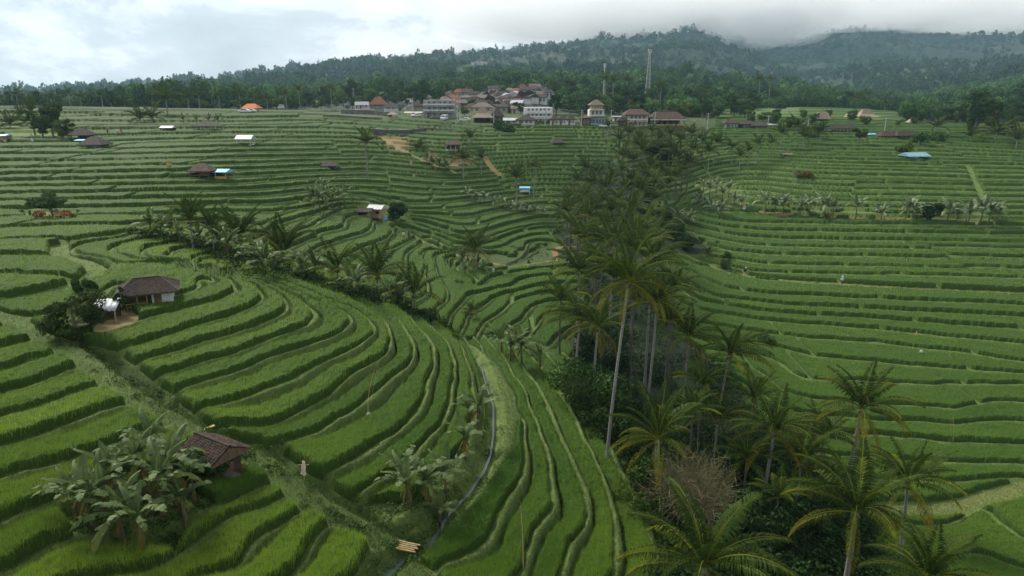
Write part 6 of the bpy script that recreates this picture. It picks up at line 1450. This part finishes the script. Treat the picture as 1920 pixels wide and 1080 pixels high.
streamer(691, 782, [(0,0,0),(-.15,0,2.2),(.75,.6,4.1)], (.05,-.1,.75), 'bent bamboo pole with a white plastic bag on the left hill rows')
streamer(884, 722, [(0,0,0),(.1,0,2.0),(-1.1,.6,3.4)], None, 'thin bent bamboo pole at the head of the water channel')
streamer(981, 1076, [(0,0,0),(.0,0,2.0),(-.15,.8,3.4)], None, 'thin straight bamboo pole in the lower centre rows')
streamer(1723, 668, [(0,0,0),(.1,0,.7),(.25,0,1.3)], (.2,0,1.1), 'short stick with a white bag on the right terraces', .34)
streamer(1786, 832, [(0,0,0),(-.1,0,1.8),(-.5,.3,3.4)], None, 'thin leaning pole on the lower right terraces')
streamer(1255 + 445, 488, [(0,0,0),(0,0,.8),(.1,0,1.6)], None, 'short yellow stick in the middle of the right terraces')
def logs():
    a = spot(738, 1016); b = spot(776, 1034); o = root('log_bridge', *(((a[i] + b[i]) / 2) for i in range(3)), 0, 'bundle of pale bamboo logs bridging the ditch', 'footbridge')
    c = np.array([(a[i] + b[i]) / 2 for i in range(3)]); d = np.array(b) - np.array(a); d[2] = 0; L = np.linalg.norm(d); d /= L; n = np.array([-d[1], d[0], 0])
    for i in range(5):
        g = Geo(); q = n * (i - 2) * .14 + np.array([0, 0, .32]); g.tube([q - d * (L * .62 + .1 * (i % 2)), q + (0,0,-.02), q + d * (L * .6 + .12 * ((i + 1) % 2))], [.055,.05,.045], 7); link('log', g.build('log', W_bamboo), o)
logs()
def plank():
    o = thing('plank', 385, 805, 'weathered wooden plank lying across the ditch', 'plank', math.radians(52)); V, F = bxs([(-.55, .55, -.09, .09, .12, .17)]); link('board', mesh_pd('board', V, F, W_bamboo), o)
plank()
W_gold = pm('yellow_cloth', (.62,.42,.08)); W_orange = pm('orange_flowers', (.55,.16,.02))
def shrine(u, v, H, label, clothm=W_gold):
    o = thing('shrine', u, v, label, 'shrine'); boxpart('pedestal', [(-.22,.22,-.22,.22,-.1,H*.35),(-.3,.3,-.3,.3,H*.35,H*.40)], W_stone, o); boxpart('cloth_wrap', [(-.25,.25,-.25,.25,H*.401,H*.72)], clothm, o)
    roofpart(o, .5, .5, H * .73, H * .27, .15, .1, T_thatch, th=.05)
shrine(318, 319, 2.0, 'small roadside shrine wrapped in yellow and white cloth'); shrine(110, 412, 1.5, 'little shrine wrapped in yellow cloth under the umbrella tree')
shrine(1395, 400, 1.6, 'white and orange shrine where the right path meets the grove', pm('white_cloth', (.7,.68,.62))); shrine(771, 318, 1.9, 'yellow shrine left of the brown roofed pavilion'); shrine(981, 265, 1.6, 'brown and yellow shrine in the upper centre paddies')
shrine(868, 474, 1.3, 'little stone shrine left of the valley palm', pm('pink_cloth', (.5,.3,.25)))
def flowers(u, v, R, label):
    x, y, z = spot(u, v); g = Geo(); leaf_cloud(g, (0,0,R*.5), (R,R,R*.6), 420, .10, np.random.default_rng(int(u)), (1,1,1)); o = link('flower_bush', None, loc=(x,y,z)); tag(o, label, 'flower bush')
    link('foliage', g.build('foliage', m_tint('orange_blossom', (.30,.07,.015)), False), o)
flowers(74, 408, .8, 'rust orange flowering bush left under the umbrella tree'); flowers(124, 410, .9, 'rust orange flowering bush right under the umbrella tree'); flowers(90, 411, .45, 'small orange flower patch between the two rust bushes')
# ------------------------------------------------------------------ vehicles
W_carw = simple('white_car_paint', (.68,.69,.70), (.62,.63,.64), scale=1, rough=.3); W_tyre = pm('tyre', (.02,.02,.02)); W_steel = simple('galvanised_steel', (.45,.46,.47), (.33,.34,.35), scale=2, rough=.5)
def car(u, v, van, label, rot=0, mat=W_carw, group='vehicles along the village road'):
    x, y, z = spot(u, v); o = root('parked_van' if van else 'parked_car', x, y, z + .15, rot, label, 'van' if van else 'car', group)
    if van: prof = [(-2.2,.35),(-2.2,1.0),(-1.75,1.15),(-1.3,1.85),(2.1,1.9),(2.2,.35)]
    else: prof = [(-2.0,.35),(-2.0,.85),(-1.0,.98),(-.4,1.42),(.9,1.42),(1.5,1.0),(2.05,.92),(2.05,.35)]
    n = len(prof); V = [(px, s * .85, pz) for s in (-1, 1) for px, pz in prof]; F = [tuple(range(n))[::-1], tuple(range(n, 2 * n))] + [(i, (i + 1) % n, n + (i + 1) % n, n + i) for i in range(n)]
    b = link('body', mesh_pd('body', V, F, mat), o); bv = b.modifiers.new('b', 'BEVEL'); bv.width = .07; bv.segments = 2
    ws = [(-1.2,-.3),(-.2,.7),(.8,1.9)] if van else [(-.75,.0),(.1,.85)]; z0, z1 = (1.2, 1.7) if van else (1.02, 1.34)
    for s in (-1, 1):
        for a, c in ws: boxpart('window', [(a, c, s * .862 - .01, s * .862 + .01, z0, z1)], C_glass, o)
        for wx in (-1.35, 1.35):
            g = Geo(); g.tube([(wx, s * .62, .32), (wx, s * .64, .32), (wx, s * .86, .32), (wx, s * .88, .32)], [.05,.32,.32,.2], 14); w_ = link('wheel', g.build('wheel', W_tyre), o)
            g = Geo(); g.tube([(wx, s * .882, .32), (wx, s * .90, .32)], [.19,.02], 10); link('rim', g.build('rim', W_steel), w_)
        boxpart('headlight', [(-2.23 if van else -2.03, -2.15 if van else -1.95, s * .6 - .12, s * .6 + .12, .68, .84)], C_frame, o)
    V = [(-1.74,-.7,1.2),(-1.74,.7,1.2),(-1.36,.66,1.8),(-1.36,-.66,1.8)] if van else [(-.98,-.7,1.03),(-.98,.7,1.03),(-.48,.66,1.39),(-.48,-.66,1.39)]
    link('windscreen', mesh_pd('windscreen', [(a - .04, b_, c) for a, b_, c in V], [(0,1,2,3)], C_glass), o)
car(833, 226, True, 'white van parked facing the valley by the unfinished building', math.radians(80)); car(781, 220, False, 'white car under the drooping canvas awning', math.radians(30))
car(872, 228, False, 'white and blue car left of the thatched hall', 0); car(459, 213, False, 'white car beside the orange roofed building', 0); car(470, 212, False, 'second white car right below the orange roof', .2)
car(524, 205, True, 'white van standing furthest right on the upper left road', 0); car(509, 203, True, 'white van left of the other upper road van', math.radians(60)); car(1134, 240, False, 'white car in front of the tower house', 0)
# ------------------------------------------------------------------ poles and masts
def upole(u, v, hp, label, arms=1):
    x, y, z, s = pxm(u, v); H = hp * s; o = root('utility_pole', x, y, z, 0, label, 'utility pole', 'utility poles along the village road'); g = Geo(); g.tube([(0,0,-.5),(0,0,H)], [.17,.11], 8); link('pole', g.build('pole', W_steel), o)
    for k in range(arms):
        c = boxpart('crossarm', [(-.8,.8,-.06,.06,H-.5-k*.8,H-.38-k*.8)], W_wood, o)
        boxpart('insulator', [(q-.05,q+.05,-.05,.05,H-.38-k*.8,H-.2-k*.8) for q in (-.7,-.25,.25,.7)], W_white, c)
PLB = ['behind the long low house','left of the rust red roofed house','left of the canvas awning','left of the pair by the unfinished building','right of the pair by the unfinished building','right of the thatched hall','before the white guest house','left of the tower house','right of the tower house','in front of the restaurant','right of the restaurant','left of the far paddies','by the white flat kiosk','above the long grey restaurant roof','left of the dark restaurant','right of the dark restaurant']
for (u, v, h, a), lb in zip([(601,196,34,1),(664,200,34,2),(775,218,34,1),(858,228,46,2),(863,228,42,1),(926,236,36,2),(1022,238,36,1),(1090,241,34,2),(1145,241,34,1),(1227,243,32,1),(1299,243,18,1),(1326,242,30,2),(1439,243,26,1),(1514,246,24,1),(1657,256,34,1),(1751,254,30,2)], PLB):
    upole(u, v, h, 'pale utility pole ' + lb, a)
def lattice(u, vtop, vbot, Y, wb, label):
    x, y, z = at(u, Y); zt = zr_of_v(vtop) * Y; zb = z; H = zt - zb; o = root('lattice_mast', x, Y, zb, 0, label, 'radio mast'); g = Geo(); n = 14; c = [(-1,-1),(1,-1),(1,1),(-1,1)]
    W_ = lambda t: wb * (1 - .78 * t) / 2
    for a, b in c: g.tube([(a*W_(0),b*W_(0),0),(a*W_(1),b*W_(1),H)], .08, 4)
    for i in range(n):
        t0, t1 = i / n, (i + 1) / n
        for k in range(4):
            a, b = c[k], c[(k + 1) % 4]; g.tube([(a[0]*W_(t0),a[1]*W_(t0),t0*H),(b[0]*W_(t1),b[1]*W_(t1),t1*H)], .04, 3); g.tube([(b[0]*W_(t0),b[1]*W_(t0),t0*H),(a[0]*W_(t1),a[1]*W_(t1),t1*H)], .04, 3); g.tube([(a[0]*W_(t1),a[1]*W_(t1),t1*H),(b[0]*W_(t1),b[1]*W_(t1),t1*H)], .04, 3)
    link('frame', g.build('frame', W_steel), o)
    for k, (dx, dz) in enumerate([(-1.0,-1.0),(1.0,-1.2),(0,-2.6)]): q = Geo(); q.tube([(dx,-.6,H+dz-1),(dx,-.6,H+dz+1)], [.22,.22], 6); link('antenna', q.build('antenna', W_white), o)
lattice(1213, 92, 158, 440, 3.2, 'tall steel lattice mast rising from the wooded slope')
def mast(u, vt, Y, label):
    x, y, z = at(u, Y); H = zr_of_v(vt) * Y - z; o = root('slim_mast', x, Y, z, 0, label, 'radio mast'); g = Geo(); g.tube([(0,0,0),(0,0,H)], [.42,.25], 8); link('pole', g.build('pole', W_steel), o)
    for i in range(3): q = Geo(); q.tube([(math.cos(i*2.1)*.6, math.sin(i*2.1)*.6, H-2.2),(math.cos(i*2.1)*.6, math.sin(i*2.1)*.6, H)], [.16,.16], 6); link('antenna', q.build('antenna', W_white), o)
mast(1131, 119, 400, 'slim pale pole mast left of the lattice mast')
# ------------------------------------------------------------------ walls of the upper village edge
W_stone2 = simple('rough_grey_wall', (.20,.18,.16), (.10,.09,.08), scale=.6, detail=6, bump=.5)
def wall_line(pts, h, t, mat, label, below=1.5):
    P = [spot(u, v) for u, v in pts]; o = root('retaining_wall', *P[0], 0, label, 'retaining wall'); V = []; F = []
    for i, (x, y, z) in enumerate(P):
        x -= P[0][0]; y -= P[0][1]; z -= P[0][2]; V += [(x, y, z - below), (x, y, z + h), (x, y + t, z + h), (x, y + t, z - below)]
        if i: b = 4 * (i - 1); F += [(b, b+4, b+5, b+1), (b+1, b+5, b+6, b+2), (b+2, b+6, b+7, b+3)]
    F += [(0,1,2,3), (4*len(P)-1, 4*len(P)-2, 4*len(P)-3, 4*len(P)-4)]; link('stone_face', mesh_pd('stone_face', V, F, mat), o)
    V2 = [(v_[0], v_[1] + (-.1 if k % 4 == 1 else .1), v_[2] + .15) for k, v_ in enumerate(V) if k % 4 in (1, 2)]; F2 = [(2*i, 2*i+2, 2*i+3, 2*i+1) for i in range(len(P) - 1)]
    link('coping', mesh_pd('coping', V2, F2, W_grey), o)
wall_line([(606,222),(640,223),(680,226),(716,227)], 1.3, .6, W_stone2, 'long dark grey retaining wall under the left village houses'); wall_line([(640,213),(690,214),(735,219)], 1.5, .6, W_stone2, 'pale concrete wall above the dark retaining wall')
wall_line([(693,253),(730,255),(762,253),(800,250)], 1.6, .5, W_stone, 'low grey stone wall above the bare earth patch')
x, y, z, s = pxm(968, 240); o = root('brick_box', x, y, z, 0, 'small brick coloured cabin on the field edge below the village', 'cabin'); boxpart('wall', [(-6*s, 6*s, -1, 1, -.5, 7*s)], T_red, o); boxpart('roof', [(-6.6*s, 6.6*s, -1.2, 1.2, 7*s + .003, 7*s + .15)], W_brick, o); door(o, 1, 0, .8, 1.1, -1.0)
# ------------------------------------------------------------------ low clouds on the hill tops and smoke
def lump(n1, n2, R, seed, rough_=.25):
    th = np.linspace(0, 2 * PI, n1, endpoint=False); ph = np.linspace(-PI/2, PI/2, n2); TH, PH = np.meshgrid(th, ph)
    d = 1 + rough_ * (fbm(np.cos(TH) * 2 * np.cos(PH) + 5 + seed, np.sin(TH) * 2 * np.cos(PH) + PH * 1.7, seed, 3) - .5) * 2 * np.cos(PH)
    V = np.stack([np.cos(TH) * np.cos(PH) * d * R[0], np.sin(TH) * np.cos(PH) * d * R[1], np.sin(PH) * d * R[2]], -1).reshape(-1, 3)
    k = [[j * n1 + i, j * n1 + (i + 1) % n1, (j + 1) * n1 + (i + 1) % n1, (j + 1) * n1 + i] for j in range(n2 - 1) for i in range(n1)]
    return V, np.array(k)
def volmat(name, dens_, col):
    mt = bpy.data.materials.new(name); mt.use_nodes = True; nt = mt.node_tree; nt.nodes.clear(); o = nt.nodes.new('ShaderNodeOutputMaterial'); v = nt.nodes.new('ShaderNodeVolumePrincipled')
    v.inputs['Density'].default_value = dens_; v.inputs['Color'].default_value = (*col, 1); nt.links.new(v.outputs[0], o.inputs['Volume']); return mt
VC = volmat('cloud_vapour', .0034, (1, 1, 1)); VS = volmat('smoke', .009, (.95, .97, 1))
CLOUDS = [(1395,28,2300,150,62,300),(1440,52,2200,60,34,200),(1300,8,2300,230,52,300),(1120,12,2400,260,56,300),(1560,10,2300,260,44,300),(1480,66,2250,70,20,160),(1350,55,2150,40,30,160),
 (1780,12,2400,260,44,300),(1930,20,2400,200,40,300),(1690,40,2350,60,20,160),(1180,64,2200,90,14,160),(1250,45,2250,80,24,200),(830,92,2300,60,16,200),(780,104,2250,50,10,160),(1000,40,2500,200,36,300)]
for i, (u, v, Y, ru, rv, ry_) in enumerate(CLOUDS):
    k = Y / FPX; cx, cy, cz = ray(u, v); t = Y / float(cy); V, F = lump(36, 18, (ru * k, ry_, rv * k), i + 1)
    o = link('low_cloud', mesh_np('low_cloud', V, F, VC), loc=(float(cx) * t, Y, float(cz) * t)); tag(o, kind='stuff')
for i, (u, v, Y, ru, rv) in enumerate([(866,130,900,11,5),(880,124,900,13,4),(900,118,900,16,4),(1716,216,420,5,7),(1722,208,420,5,4)]):
    k = Y / FPX; cx, cy, cz = ray(u, v); t = Y / float(cy); V, F = lump(20, 12, (ru * k, ru * k, rv * k), i + 40, .4)
    tag(link('smoke', mesh_np('smoke', V, F, VS), loc=(float(cx) * t, Y, float(cz) * t)), kind='stuff')
